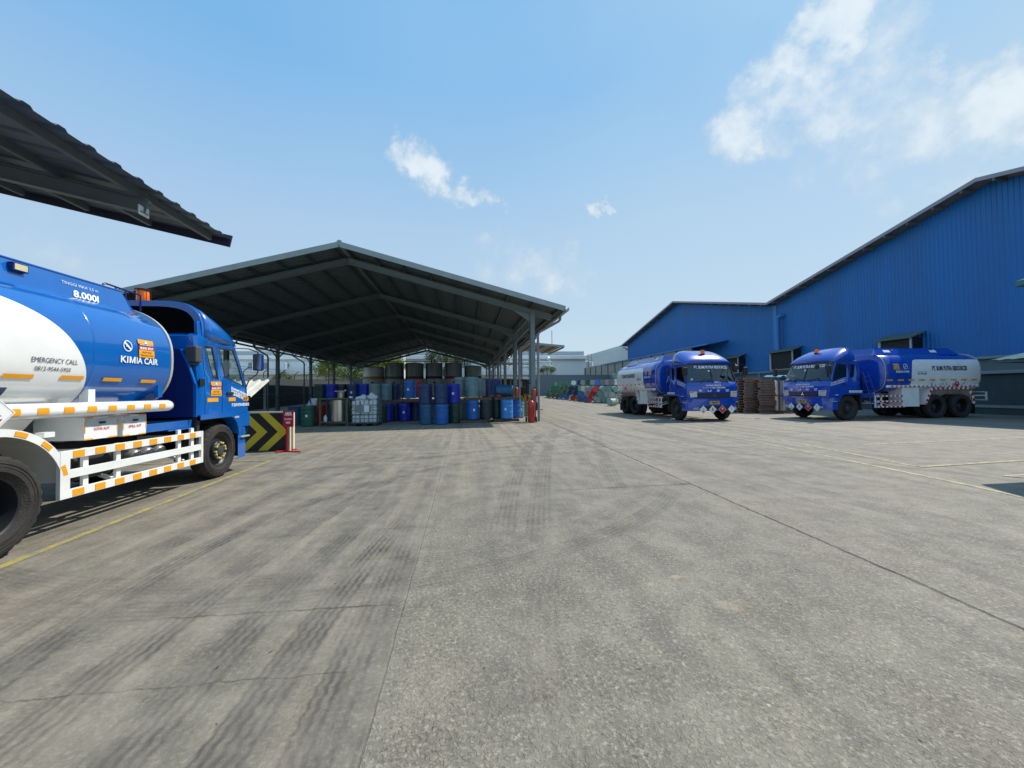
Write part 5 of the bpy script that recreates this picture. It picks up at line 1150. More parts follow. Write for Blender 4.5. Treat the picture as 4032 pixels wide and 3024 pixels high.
def placard(parent, kd, u0, v0, r, fn):
    "square hazard placard on its corner, half diagonal r"
    d = lambda k: [(u0, v0+r*k), (u0+r*k, v0), (u0, v0-r*k), (u0-r*k, v0)]
    PW = mat('placard_white', (.78, .80, .80), .45, var=.03); PR = REDS
    m = MB(PW); m.prism(d(1), (0, .006), fn)
    f2 = lambda u, v: fn(u, v, .0085)
    def poly(pts, mt): m.use(mt); m.add([f2(*p) for p in pts], [tuple(range(len(pts)))])
    def poly3(pts, mt): m.use(mt); m.add([fn(*p, .0105) for p in pts], [tuple(range(len(pts)))])
    if kd == 'c': poly(d(.92), PR)
    else:
        m.use(LETD)
        for i in range(4):
            a, b = d(.90)[i], d(.90)[(i+1) % 4]; c, e = d(.875)[(i+1) % 4], d(.875)[i]; m.add([f2(*a), f2(*b), f2(*c), f2(*e)], [(0, 1, 2, 3)])
    if kd == 'a':
        poly([(u0-.36*r, v0-.34*r), (u0+.36*r, v0-.34*r), (u0, v0-.72*r)], PR); poly([(u0-.05*r, v0+.35*r), (u0+.0*r, v0+.35*r), (u0+.02*r, v0+.05*r), (u0+.2*r, v0+.02*r), (u0+.2*r, v0-.06*r), (u0-.08*r, v0-.02*r)], LETD); poly([(u0-.25*r, v0-.12*r), (u0+.28*r, v0-.12*r), (u0+.28*r, v0-.17*r), (u0-.25*r, v0-.17*r)], LETD)
    if kd == 'b':
        poly([(u0+.16*r*cos(t), v0+.28*r+.15*r*sin(t)) for t in [2*pi*k/12 for k in range(12)]], LETD); poly([(u0-.09*r, v0+.17*r), (u0+.09*r, v0+.17*r), (u0+.07*r, v0+.06*r), (u0-.07*r, v0+.06*r)], LETD)
        poly([(u0-.28*r, v0+.08*r), (u0-.24*r, v0+.13*r), (u0+.28*r, v0-.08*r), (u0+.24*r, v0-.13*r)], LETD); poly3([(u0+.28*r, v0+.08*r), (u0+.24*r, v0+.13*r), (u0-.28*r, v0-.08*r), (u0-.24*r, v0-.13*r)], LETD)
        poly3([(u0-.08*r, v0+.30*r), (u0-.03*r, v0+.30*r), (u0-.03*r, v0+.25*r), (u0-.08*r, v0+.25*r)], PW); poly3([(u0+.08*r, v0+.30*r), (u0+.03*r, v0+.30*r), (u0+.03*r, v0+.25*r), (u0+.08*r, v0+.25*r)], PW); poly([(u0-.3*r, v0-.2*r), (u0+.3*r, v0-.2*r), (u0+.3*r, v0-.32*r), (u0-.3*r, v0-.32*r)], LETD)
    if kd == 'c':
        poly3([(u0-.12*r, v0+.05*r), (u0-.2*r, v0+.22*r), (u0-.08*r, v0+.32*r), (u0-.04*r, v0+.55*r), (u0+.10*r, v0+.38*r), (u0+.18*r, v0+.2*r), (u0+.1*r, v0+.05*r)], PW); poly3([(u0-.25*r, v0-.02*r), (u0+.25*r, v0-.02*r), (u0+.25*r, v0-.05*r), (u0-.25*r, v0-.05*r)], PW)
    if kd == 'd':
        poly([(u0-.07*r, v0+.45*r), (u0+.07*r, v0+.45*r), (u0+.03*r, v0-.12*r), (u0-.03*r, v0-.12*r)], LETD); poly([(u0+.06*r*cos(t), v0-.25*r+.06*r*sin(t)) for t in [2*pi*k/10 for k in range(10)]], LETD)
    return m.build('hazard_placard', parent)
def sticker(parent, x0, z0, wd, ht, fn):
    "warning sticker: orange band with triangle, black line, red BLIND SPOT, orange field"
    m = MB(mat('sticker_orange', (.83, .38, .02), .4, var=.05)); g = lambda u, v, e=0: fn(x0+u*wd, z0+v*ht, e)
    rc = lambda a, b, c, d, e: m.grid([[g(a+(c-a)*i, b+(d-b)*j/2, e) for i in (0, 1)] for j in (0, 1, 2)])
    rc(0, 0, 1, .42, 0); rc(-.02, .76, .98, 1, 0); m.use(LETD); rc(.02, .64, 1, .76, .0); m.use(REDS); rc(0, .42, 1, .64, .0)
    m.use(LETW); m.add([g(.37, .79, .003), g(.60, .79, .003), g(.485, .97, .003)], [(0, 1, 2)])
    write(m, 'SEGERA MENJAUH', .06, .67, .88, .07, lambda u, v: g(u, v, .003), .03); write(m, 'BLIND SPOT', .07, .455, .86, .14, lambda u, v: g(u, v, .003), .04)
    m.use(mat('sticker_brown', (.30, .13, .01), .5)); write(m, 'ANDA TIDAK', .18, .25, .64, .09, lambda u, v: g(u, v, .003), .03); write(m, 'TERLIHAT SOPIR', .08, .08, .84, .09, lambda u, v: g(u, v, .003), .03)
    return m.build('warning_sticker', parent)

D1 = dict(s=.905, W=1.05, blue=BLUE1, det=True, beacon=-1.22, bz=.24, cz=.72, xr=-6.85, fx=-.87, rx=[-4.25], R=.45,
    ta=1.05, tb=.76, tz=1.87, tn=2.5, tx=(-2.02, -6.6), panel=(2.37, 1.14, -4.55, 1.38, 2.5), pz0=1.12, pipe=1.245, px=(-2.10, -6.7),
    texts=[(LETW, 'KIMIA CAIR', -2.84, 1.785, .56, .080, .02), (LETD, 'EMERGENCY CALL', -3.79, 1.715, .44, .050, .0), (LETD, '0812-9544-5950', -3.75, 1.635, .34, .043, .0)],
    amb=[(-3.99, -3.74, 1.555, 1.595), (-3.49, -3.25, 1.56, 1.60), (-3.02, -2.78, 1.555, 1.595), (-2.50, -2.26, 1.55, 1.59), (-4.5, -4.26, 1.555, 1.595), (-5.0, -4.76, 1.555, 1.595), (-5.5, -5.26, 1.555, 1.595)],
    circle=(-2.74, 1.99, .068), stk=(-2.58, 1.87, .24, .225), coam=(.67, .60, 2.43, 2.77, -2.13, -6.5), clamps=[(-3.5, 0), (-5.0, 0)], skirt=(-4.75, -3.45),
    guard=(-1.42, -3.43, .34, .825), posts=[-3.22, -2.82, -1.83, -1.56], boxes=[(-3.20, -2.79, .90, 1.155, 'KOTAK ALAT', 0), (-2.72, -2.37, .89, 1.15, 'SPILL KIT', 0)], plate='')
D2 = dict(s=1.0, W=1.2, blue=BLUE2, det=False, beacon=-.72, bz=.46, cz=.85, xr=-8.0, fx=-.97, rx=[-5.38, -6.70], R=.525,
    ta=1.21, tb=.90, tz=2.02, tn=3.1, tx=(-2.78, -7.65), panel=(2.60, 1.16, -4.56, .46, 4.0), pz0=1.45, pipe=1.42, px=(-2.9, -7.5),
    texts=[(LETD, 'PT. BUMI PUTRA RESOURCES', -6.95, 2.10, 1.80, .21, .045), (LETD, 'Emergency Call', -4.86, 2.02, .46, .055, .01), (LETD, '0812 9544 5950', -4.86, 1.93, .46, .07, .03), (LETW, 'KIMIA CAIR', -3.98, 2.02, .66, .09, .04)],
    amb=[(-2.86-.54*k-.3, -2.86-.54*k, 1.66, 1.73) for k in range(9)],
    circle=(-3.80, 2.29, .12), stk=(-3.50, 2.15, .30, .26), coam=(.86, .66, 2.84, 3.14, -2.75, -7.1), clamps=[(-3.75, 0), (-5.9, 0)], skirt=(-7.2, -4.9),
    guard=(-2.28, -3.62, .52, 1.05), posts=[-2.6], boxes=[(-4.45, -3.60, .54, 1.46, '', 1), (-4.55, -3.75, .66, 1.40, '', -1)], plate='B 9089 BFU')
truck('tanker_truck', 'nearest tanker truck, cut by the left photo edge, its tank reading KIMIA CAIR', (-5.1, 7.97, 0), pi/2, D1)
t2 = dict(D2); t2['blue'] = BLUE2
truck('tanker_truck', 'middle tanker truck, facing the camera, just right of the lying drums', (10.75, 15.62, 0), -pi/2, t2)
t3 = dict(D2); t3['plate'] = 'B 9087 BFU'; t3['pd'] = .03
truck('tanker_truck', 'tanker truck parked sideways at the right, its cab pointing left', (15.28, 15.82, 0), pi, t3)
# ------------------------------------------------------------------ storage tanks inside the shed
TSH = mat('tank_steel', (.24, .30, .28), .40, metal=.4, var=.18, vs=1.0, stretch=(6, 6, .5), dirt=.2, dcol=(.12, .13, .12)); TWH = mat('tank_lower_pale', (.46, .52, .52), .5, var=.08)
for k, (pxc, top, bc, lab, wd_) in enumerate(((1472, 4.42, (.45, .22, .02), 'shed storage tank with the orange band, shortest and leftmost of the row', 1.22), (1554, 4.92, (.02, .16, .10), 'shed storage tank with the green band, between the orange-banded and first red-banded one', 1.1),
        (1633, 4.92, (.20, .02, .02), 'shed storage tank with a dark red band, beside the green-banded one', 1.08), (1710, 4.92, (.01, .012, .10), 'tall shed storage tank with a navy band between two red-banded tanks', 1.02), (1787, 4.92, (.30, .01, .03), 'shed storage tank with a bright red band, under the far roof slope', 1.02), (1863, 4.55, (.008, .01, .045), 'low shed storage tank with a dark navy band, rightmost of the row', 1.06))):
    x = px(pxc, 48); z0 = gz(48); t = thing('storage_tank', lab, 'tank', (x, 48, z0), group='storage tanks in the shed')
    r = wd_; zb = 3.05-z0; m = MB(TSH if k else mat('tank_steel_light', (.55, .58, .56), .4, metal=.3, var=.12)); m.lathe([(r, 1.2), (r, top-z0), (r*.98, top-z0+.02), (.25, top-z0+.13), (.2, top-z0+.15)], 36); m.build('shell', t, smooth=35)
    m = MB(TWH); m.lathe([(r+.006, .6), (r+.006, zb)], 36, (0, 0, 0), 'z', False, False); m.build('lower_shell', t, smooth=35)
    m = MB(mat('tank_band_%s' % 'abcdef'[k], bc, .5)); m.lathe([(r+.012, zb), (r+.012, zb+.30)], 36, (0, 0, 0), 'z', False, False); m.build('band', t, smooth=35)
    m = MB(CHAS); m.lathe([(.14, 0), (.14, .03)], 14, (.1, -r-.02, zb-.45), 'y'); m.build('valve_port', t)
    for (dx, dy) in ((-.7, -.7), (.7, -.7), (.7, .7), (-.7, .7)): m = MB(CHAS); m.beam((dx*r, dy*r, 0), (dx*r, dy*r, 1.25), .14, .14); m.build('leg', t)
m = MB(CHAS); m.tube([(px(1400, 48), 47.6, 5.15), (px(1905, 48), 47.6, 5.15)], .04, 6)
for pxc in (1700, 1712, 1830, 1840): m.tube([(px(pxc, 47.6), 47.6, 4.5), (px(pxc, 47.6), 47.6, 5.35)], .06, 6); m.lathe([(.1, 0), (.1, .1)], 8, (px(pxc, 47.6), 47.6, 5.3))
tag(m.build('pipe_run'), 'thin dark pipe with valves running over the shed storage tanks', 'pipe')

# ------------------------------------------------------------------ drums
DR = {}
def dcol(nm):
    cols = dict(navy=(.006, .028, .10), blue=(.006, .095, .34), teal=(.008, .075, .15), royal=(.004, .018, .30), green=(.012, .085, .055), dgreen=(.008, .035, .03), grey=(.15, .20, .20), bluegrey=(.10, .19, .21), red=(.30, .012, .015), black=(.008, .018, .025), olive=(.08, .12, .06),
        pgreen=(.055, .20, .11), pgreen2=(.13, .27, .20), brown=(.20, .12, .09), white=(.70, .71, .66), cream=(.60, .56, .42), pgrey=(.34, .31, .30), purple=(.22, .17, .20), pblue=(.03, .19, .50), pred=(.58, .05, .055), paleg=(.24, .34, .28))
    if nm not in DR: DR[nm] = mat('drum_'+nm, tuple(c*1.3 for c in cols[nm]), .38, var=.16, vs=4, dirt=.42, dcol=tuple(c*.55+.05 for c in cols[nm]), ds=5)
    return DR[nm]
RIMD = mat('drum_rim', (.20, .22, .22), .4, metal=.6, var=.2)
_dm = {}
def drum(lab, colr, x, y, z, lying=None, group='drums in the shed', rz=None, lidc=None, sc=1.0, label_patch=False):
    R_, H_ = .288, .88
    t = thing('steel_drum', lab, 'drum', (x, y, z), rz if rz is not None else random.uniform(0, 6), group); t.scale = (sc, sc, sc)
    key = (colr, lidc)
    if key not in _dm:
        b = MB(dcol(colr)); P = [(R_-.012, .02), (R_, .035), (R_, .06)]
        for zz in (.30, .58): P += [(R_, zz-.025), (R_+.010, zz-.010), (R_+.012, zz), (R_+.010, zz+.010), (R_, zz+.025)]
        P += [(R_, H_-.14), (R_+.003, H_-.13), (R_, H_-.12), (R_, H_-.10), (R_+.003, H_-.09), (R_, H_-.08), (R_, H_-.05), (R_-.006, H_-.02)]
        b.lathe(P, 28, (0, 0, 0), 'z', True, False); o1 = b.build('body', t, smooth=30)
        l_ = MB(dcol(lidc or colr)); l_.lathe([(R_-.006, H_-.02), (R_+.006, H_-.015), (R_+.006, H_), (R_-.012, H_), (R_-.018, H_-.022)], 28); l_.lathe([(.035, H_-.022), (.03, H_-.004)], 10, (.17, 0, 0)); l_.lathe([(.02, H_-.022), (.018, H_-.006)], 8, (-.18, .05, 0)); o2 = l_.build('lid', t, smooth=30)
        _dm[key] = (o1.data, o2.data)
    else:
        for nm, d in zip(('body', 'lid'), _dm[key]):
            o = bpy.data.objects.new(nm, d); C.objects.link(o); o.parent = t
    if lying is not None:
        t.rotation_euler = (pi/2, 0, lying)   # axis along the ground, lid towards the camera
    if label_patch:
        s = MB(LETW); a0 = label_patch if isinstance(label_patch, float) else -1.6; rzz = t.rotation_euler.z
        s.grid([[((R_+.004)*cos(a-rzz), (R_+.004)*sin(a-rzz), zz) for a in (a0-.15, a0, a0+.15)] for zz in (.40, .50)]); s.build('paper_label', t)
    return t
Z2 = .02
G1, G2 = 'drums in the front row of the shed', 'drums farther back in the shed'
# double stacks in front
for (pc, lo_, hi_, y, nm) in ((1677, 'teal', 'navy', 17.25, 'left'), (1738, 'blue', 'navy', 17.15, 'middle'), (1787, 'dgreen', 'royal', 17.75, 'right')):
    cn = dict(teal='dull teal-blue', blue='bright blue', dgreen='dark green-blue', navy='navy', royal='vivid royal blue')
    drum('%s drum at the bottom of the %s two-drum stack in the shed front' % (cn[lo_], nm), lo_, px(pc+1, y), y, 0, group=G1)
    drum('%s drum on top of the %s two-drum stack in the shed front' % (cn[hi_], nm), hi_, px(pc-2, y), y, .885, group=G1, label_patch=(nm == 'right'))
# pallets
_pm = {}
def pallet(lab, x, y, z, rz=0, cat='pallet', group='wooden pallets', wd=None):
    wd = wd or WOOD
    t = thing('pallet', lab, cat, (x, y, z), rz, group)
    if wd.name not in _pm:
        m = MB(wd)
        for k in range(7): m.bb((-.6+.175*k, -.55, .11), (-.6+.175*k+.12, .55, .13))
        a = m.build('top_boards', t); m = MB(wd)
        for yy in (-.52, 0, .52): m.bb((-.6, yy-.04, .02), (.6, yy+.04, .11))
        for yy in (-.52, 0, .52): m.bb((-.6, yy-.05, 0), (.6, yy+.05, .02))
        b = m.build('bearers', t); _pm[wd.name] = (a.data, b.data)
    else:
        for nm, d in zip(('top_boards', 'bearers'), _pm[wd.name]): o = bpy.data.objects.new(nm, d); C.objects.link(o); o.parent = t
    return t
xa = px(1862, 17.6)
pallet('low pallet under the white-labelled blue drum and its dark neighbour', xa, 18.05, 0, .02)
pallet('low pallet under the bright blue drum next to the red extinguisher', px(1992, 18.2), 18.5, 0, -.03)
F1 = [(1860, 17.85, 'blue', 'mid-blue drum with a square white label low in the front row', -1.35), (1913, 17.95, 'black', 'nearly black drum right of the white-labelled blue drum', 0), (1954, 18.6, 'dgreen', 'dark green drum half hidden left of the bright blue one', 0), (1995, 18.0, 'pblue', 'brightest blue drum in the front row near the extinguisher', -1.9), (2027, 18.7, 'blue', 'blue drum tucked behind the right side of the brightest blue one', 0)]
for (pc, y, c, lab, lp) in F1: drum(lab, c, px(pc, y), y, .13, group=G1, label_patch=lp if lp else False, sc=1.0)
drum('teal drum with a round white sticker beside the second downpipe', 'bluegrey', px(2042, 20.4), 20.4, .0, group=G1, label_patch=-1.2)
drum('tall olive-green drum standing alone just right of the second downpipe', 'olive', px(2064, 21.6), 21.6, .0, group=G1)
drum('grey-green drum at floor level behind the right two-drum stack', 'grey', px(1816, 19.2), 19.2, .0, group=G1)
# upper level on pallets
pallet('pallet lying on the white-labelled blue drum, carrying the big grey-blue drum', px(1880, 18.3), 18.35, 1.01, .04)
pallet('pallet lying on top of the dark green and bright blue drums', px(1990, 18.6), 18.75, 1.01, .06)
pallet('pallet behind the extinguishers, topping the drum row', px(1945, 19.8), 19.9, 1.02, -.05)
U = [(1858, 18.25, 'bluegrey', 'large pale blue-grey drum on the pallet above the white-labelled drum', 1.08), (1815, 18.9, 'grey', 'pale grey-green drum squeezed behind the royal blue stack', 1.1), (1889, 19.6, 'grey', 'grey drum peeking out right of the pale blue-grey one', 1.0)]
for (pc, y, c, lab, s_) in U: drum(lab, c, px(pc, y), y, 1.15, group=G1, sc=s_)
drum('navy drum standing on the pallets left of the lying drum', 'navy', px(1907, 20.5), 20.5, 1.17, group=G1)
drum('dark blue drum second from left of the lying drum', 'navy', px(1930, 22.5), 22.5, 1.17, group=G1)
drum('small-looking blue drum highest behind the lying drum, with a white patch', 'royal', px(1949, 23.5), 23.5, 1.22, group=G1, label_patch=-1.6)
t = drum('dull blue drum lying on its side on the pallets', 'teal', px(1948, 18.5), 18.55, 1.14+.30, group=G1); t.rotation_euler = (0, pi/2, .12); t['label'] = 'dull blue drum lying on its side on the pallets'
m = MB(mat('crate_white', (.5, .5, .42), .6, dirt=.3)); xx = px(2012, 19.6)
for k in range(4): m.bb((xx-.2, 19.4, 1.16+.10*k), (xx+.2, 19.8, 1.24+.10*k))
for dx in (-.19, -.06, .06, .19): m.bb((xx+dx-.015, 19.39, 1.16), (xx+dx+.015, 19.81, 1.56))
tag(m.build('plastic_crate'), 'off-white slatted plastic crate on the pallets behind the lying drum', 'crate')
m = MB(RED); m.tube([(px(1955, 18.1), 18.15, 1.19), (px(1974, 18.1), 18.15, 1.19)], .04, 10); tag(m.build('red_canister', smooth=40), 'small red canister lying in front of the lying blue drum', 'canister')
# rows farther back, left part
B1 = [(1260, 20.6, 'dgreen', 'dark green drum'), (1305, 20.6, 'royal', 'royal blue drum'), (1345, 20.8, 'black', 'black-green drum'), (1390, 20.6, 'navy', 'navy drum with a small white mark'), (1434, 20.6, 'royal', 'deep blue drum'), (1476, 20.4, 'grey', 'stained grey-green drum'), (1521, 20.6, 'bluegrey', 'grey-teal drum'), (1556, 21.2, 'navy', 'dark blue drum')]
PL = ['first from the left in the raised back row', 'second from the left in the raised back row', 'third from the left in the raised back row', 'fourth in the raised back row', 'fifth in the raised back row', 'sixth in the raised back row', 'seventh in the raised back row', 'last on the right of the raised back row']
for i, (pc, y, c, nm) in enumerate(B1):
    drum('%s, %s' % (nm, PL[i]), c, px(pc, y), y, .99, group=G2, label_patch=-1.6 if i in (3,) else False)
    if i % 2 == 0: pallet('pallet under the %s of the raised back row, number %d from the left' % (nm, i//2+1), px(pc+20, y), y+.1, .86, 0, group='pallets under the raised back row')
    drum('%s below pallets, %s place from the left in the lower back row' % ('dark blue drum' if i % 3 else 'green-black drum', ('first', 'second', 'third', 'fourth', 'fifth', 'sixth', 'seventh', 'eighth')[i]), 'navy' if i % 3 else 'dgreen', px(pc+3, y), y, -.02, group=G2)
drum('bright blue drum raised on pallets left of the front stacks', 'blue', px(1615, 19.6), 19.6, 1.10, group=G1, label_patch=-1.8)
drum('red drum just visible behind the raised bright blue one', 'red', px(1641, 20.8), 20.8, 1.12, group=G2)
pallet('pallet under the raised bright blue drum left of the stacks', px(1622, 19.7), 19.75, .95)
L1 = [(1500, 18.9, 'dgreen', 'green drum right behind the wire cage container'), (1524, 19.5, 'royal', 'royal blue drum at floor level, first right of the cage container'), (1560, 20.3, 'black', 'near-black drum at floor level between two blue ones'), (1592, 19.5, 'royal', 'blue drum at floor level below the raised bright blue one'), (1637, 19.9, 'navy', 'dark blue drum at floor level behind the left front stack'), (1650, 21.0, 'navy', 'shadowed navy drum deepest behind the left front stack')]
for i, (pc, y, c, lab) in enumerate(L1): drum(lab, c, px(pc, y), y, 0.0, group=G2, label_patch=-1.55 if i == 3 else False)
drum('green drum with a white sticker under the funnel', 'green', px(1215, 17.6), 17.6, 0, group=G1, label_patch=-1.5, sc=1.02)
drum('deep red drum behind the olive frame', 'red', px(1262, 18.5), 18.5, 0, group=G1)
m = MB(mat('tub_blue', (.015, .09, .16), .5, dirt=.3)); m.lathe([(.30, 0), (.33, .78), (.36, .80), (.36, .84), (.33, .84), (.31, .80), (.29, .1), (.05, .1)], 24); o = m.build('plastic_barrel', smooth=30, loc=(px(1167, 18.3), 18.3, 0)); tag(o, 'open-topped faded blue plastic barrel behind the red sign', 'barrel')
m = MB(mat('funnel_lilac', (.35, .38, .62), .4)); m.lathe([(.10, 0), (.095, .02), (.03, .12), (.018, .2)], 14); o = m.build('funnel', smooth=30, loc=(px(1219, 17.6), 17.55, .895)); tag(o, 'pale lilac funnel upside down on the green drum', 'funnel')
m = MB(mat('basket_white', (.66, .66, .68), .5)); m.lathe([(.09, 0), (.13, .30), (.14, .30), (.10, .0)], 14, (0, 0, 0), 'z', True, False); o = m.build('bucket', smooth=30, loc=(px(1234, 17.6), 17.7, .89)); tag(o, 'small white bucket standing on the green drum behind the funnel', 'bucket')
# ------------------------------------------------------------------ olive frame with stainless tank
x0f, x1f, yf = -6.02, -4.93, 17.2
t = thing('work_frame', 'olive steel frame table holding a stained stainless tank', 'frame', ((x0f+x1f)/2, yf+.4, 0)); w2 = (x1f-x0f)/2
for sx in (-1, 1):
    for sy in (-1, 1): m = MB(OLIVE); m.bb((sx*w2-.035, sy*.4-.035, 0), (sx*w2+.035, sy*.4+.035, 1.14)); m.build('leg', t)
m = MB(OLIVE); m.bb((-w2-.04, -.44, 1.14), (w2+.04, .44, 1.19)); m.build('top', t)
for z in (.18,):
    m = MB(OLIVE); m.bb((-w2, -.43, z-.03), (w2, -.37, z+.03)); m.bb((-w2, .37, z-.03), (w2, .43, z+.03)); m.bb((-w2-.03, -.4, z-.03), (-w2+.03, .4, z+.03)); m.bb((w2-.03, -.4, z-.03), (w2+.03, .4, z+.03)); m.build('lower_rail', t)
m = MB(OLIVE); m.beam((w2+.05, -.4, 1.12), (w2+.33, -.42, .02), .05, .03); m.build('brace', t)
m = MB(STAIN); m.lathe([(.36, 0), (.36, .90), (.30, .95)], 28, (.08, .0, 0)); o = m.build('stainless_tank', smooth=35, loc=((x0f+x1f)/2, yf+.4, .21)); tag(o, 'rust-streaked stainless tank inside the olive frame', 'tank')
m = MB(mat('jug_white', (.62, .70, .74), .4)); m.lathe([(.06, 0), (.065, .02), (.065, .17), (.02, .23), (.022, .26)], 12); o = m.build('jug', smooth=40, loc=(px(1277, 17.1), 17.0, .0)); o.scale = (1, 1, 1.1); o.location.z = .21; o.location.y = 17.22; tag(o, 'white plastic jug on the lower rail of the olive frame', 'jug')
m = MB(STAIN); m.lathe([(.14, 0), (.15, .29), (.155, .30)], 20); m.bb((-.22, -.12, .29), (.20, .12, .315)); m.lathe([(.03, 0), (.035, .05)], 8, (.19, 0, .315)); o = m.build('stainless_pot', smooth=35, loc=(px(1336, 17.3), 17.5, 1.19)); tag(o, 'stainless pot with a flat lid on the olive frame', 'pot')
m = MB(LETW); m.bb((-.06, -.05, 0), (.06, .05, .07)); o = m.build('paper_box', loc=(px(1379, 17.3), 17.4, 1.19)); tag(o, 'tiny white box on the right end of the olive frame', 'box')
# ------------------------------------------------------------------ cage container with sacks
x0c, x1c, yc = -4.72, -3.66, 17.0
t = thing('cage_container', 'wire cage container on a pallet base, filled with white canisters', 'cage container', ((x0c+x1c)/2, yc+.52, 0)); w2 = (x1c-x0c)/2
CG = mat('cage_steel', (.20, .25, .25), .5, metal=.4)
m = MB(CG)
for k in range(7):
    x = -w2+2*w2*k/6; m.tube([(x, -.5, .14), (x, -.5, 1.14)], .012, 5); m.tube([(x, .5, .14), (x, .5, 1.14)], .012, 5); yy = -.5+k/6; m.tube([(-w2, yy, .14), (-w2, yy, 1.14)], .012, 5); m.tube([(w2, yy, .14), (w2, yy, 1.14)], .012, 5)
for z in (.14, .32, .50, .68, .88, 1.14): m.tube([(-w2, -.5, z), (w2, -.5, z), (w2, .5, z), (-w2, .5, z), (-w2, -.5, z)], .014, 5)
m.build('cage', t)
m = MB(CHAS); m.bb((-w2, -.5, .08), (w2, .5, .13)); 
for x in (-w2+.1, 0, w2-.1): m.bb((x-.08, -.5, 0), (x+.08, .5, .08))
m.build('pallet_base', t)
m = MB(mat('plate_grey', (.22, .25, .26), .5)); m.bb((-.38, -.525, .60), (.28, -.515, .90)); m.use(LETW); m.bb((.0, -.53, .60), (.20, -.526, .88)); m.build('label_plate', t)
CANM = mat('canister_white', (.62, .66, .66), .45, var=.1, dirt=.2, dcol=(.3, .34, .34))
def canister(lab, x, y, z, d, rot):
    m = MB(CANM); m.box((0, 0, 0), d); o = m.build('canister', smooth=40, bevel=min(d)*.18, loc=(x, y, z), rot=rot); o.modifiers['bevel'].segments = 4
    c_ = MB(CANM); c_.lathe([(.035, d[2]/2-.01), (.03, d[2]/2+.03)], 10, (d[0]*.25, 0, 0)); c_.build('cap', o); tag(o, lab, 'canister', 'white canisters in the cage container')
cx = (x0c+x1c)/2; k = 0; od = ('left', 'middle', 'right')
for zi, z in enumerate((.31, .62, .92)):
    for xi, dx in enumerate((-.34, 0, .34)):
        for yi, dy in enumerate((-.30,)):
            canister('white canister in the cage, %s layer, %s position' % (('bottom', 'middle', 'upper')[zi], od[xi]), cx+dx, yc+.52+dy, z, (.335, .38, .315), (random.uniform(-.06, .06), random.uniform(-.08, .08), random.uniform(-.1, .1)))
canister('tilted white canister heaped on the cage, left of the pair', cx-.22, yc+.4, 1.16, (.42, .36, .24), (.1, -.28, .1)); canister('tilted white canister at the very top of the cage heap', cx+.26, yc+.42, 1.22, (.36, .32, .26), (.2, .65, .2)); canister('flat white canister at the back of the cage heap', cx+.0, yc+.75, 1.18, (.5, .34, .2), (0, .1, -.2))
# ------------------------------------------------------------------ extinguishers
def ext(lab, x, y, z, r, h, mt, hang):
    t = thing('extinguisher', lab, 'fire extinguisher', (x, y, z), 0, 'fire extinguishers'); m = MB(mt); m.lathe([(r*.9, 0), (r, .03), (r, h*.82), (r*.85, h*.92), (r*.4, h*.985), (.02, h)], 22); m.build('cylinder', t, smooth=45)
    m = MB(BLACK); m.lathe([(.02, h), (.025, h+.05)], 8); m.beam((-.05, 0, h+.05), (.08, 0, h+.07), .03, .02); m.build('valve', t)
    m = MB(BLACK); m.tube([(.03, 0, h+.03), (r*.9, -.02, h*.98), (r+.035, -.03, h*.6), (r+.02, -.03, h*.15)], .012, 6); m.build('hose', t, smooth=50)
    if not hang:
        for sx in (-1, 1):
            m = MB(BLACK); m.lathe([(.06, -.025), (.12, -.025), (.12, .025), (.06, .025)], 18, (sx*(r+.07), .03, .12), 'x'); m.build('wheel', t, smooth=35)
        m = MB(REDS); m.tube([(-.18, .05, .12), (-.19, .12, 1.2), (.19, .12, 1.2), (.18, .05, .12)], .014, 6); m.tube([(-r-.06, .03, .12), (r+.06, .03, .12)], .014, 6); m.build('trolley', t)
        m = MB(BLACK); m.tube([(r*.4*cos(a)+.02, -r*.98, h*.5+h*.22*sin(a)) for a in [2*pi*k/24 for k in range(25)]], .011, 5); m.build('hose_loop', t)
ext('big red wheeled extinguisher standing by the corner column', px(2091, 17.0), 17.0, 0.02, .155, .98, RED, False)
ext('faded red extinguisher strapped to the corner column', px(2103, 17.45), 17.45, 1.06, .085, .46, ORED, True)
ext('faded red extinguisher standing at the pallets by the second column', px(2033, 18.9), 18.9, 1.15, .10, .46, ORED, True)
# ------------------------------------------------------------------ forklift
fx_, fy_ = px(2078, 27.0), 27.2
t = thing('forklift', 'forklift with a dark cage and yellow body parked behind the corner column', 'forklift', (fx_, fy_, gz(27)), radians(-72)); YF = mat('forklift_yellow', (.45, .30, .02), .4, dirt=.3)
m = MB(YF); m.box((-.35, 0, .75), (1.3, 1.0, .55)); m.build('body', t, bevel=.06)
m = MB(BLACK); m.box((-1.05, 0, .7), (.45, 1.05, .9)); m.build('counterweight', t, bevel=.12)
m = MB(BLACK)
for sx, sy in ((.35, .48), (.35, -.48), (-.85, .48), (-.85, -.48)): m.beam((sx+.1*(sx < 0), sy, .9), (sx-.15*(sx > 0), sy*.92, 2.1), .06, .06)
for k in range(7): m.beam((-.85+.18*k, -.46, 2.12), (-.85+.18*k, .46, 2.12), .05, .04)
m.beam((-.87, -.46, 2.12), (.25, -.46, 2.12), .06, .06); m.beam((-.87, .46, 2.12), (.25, .46, 2.12), .06, .06); m.build('overhead_guard', t)
m = MB(BLACK); m.box((-.45, 0, 1.1), (.45, .5, .12)); m.box((-.66, 0, 1.4), (.12, .48, .55)); m.build('seat', t, bevel=.04)
m = MB(CHAS)
for sy in (-.32, .32): m.beam((.62, sy, .08), (.62, sy, 2.15), .10, .14)
m.beam((.62, -.32, 1.9), (.62, .32, 1.9), .06, .1); m.beam((.66, -.4, .5), (.66, .4, .5), .08, .1); m.build('mast', t)
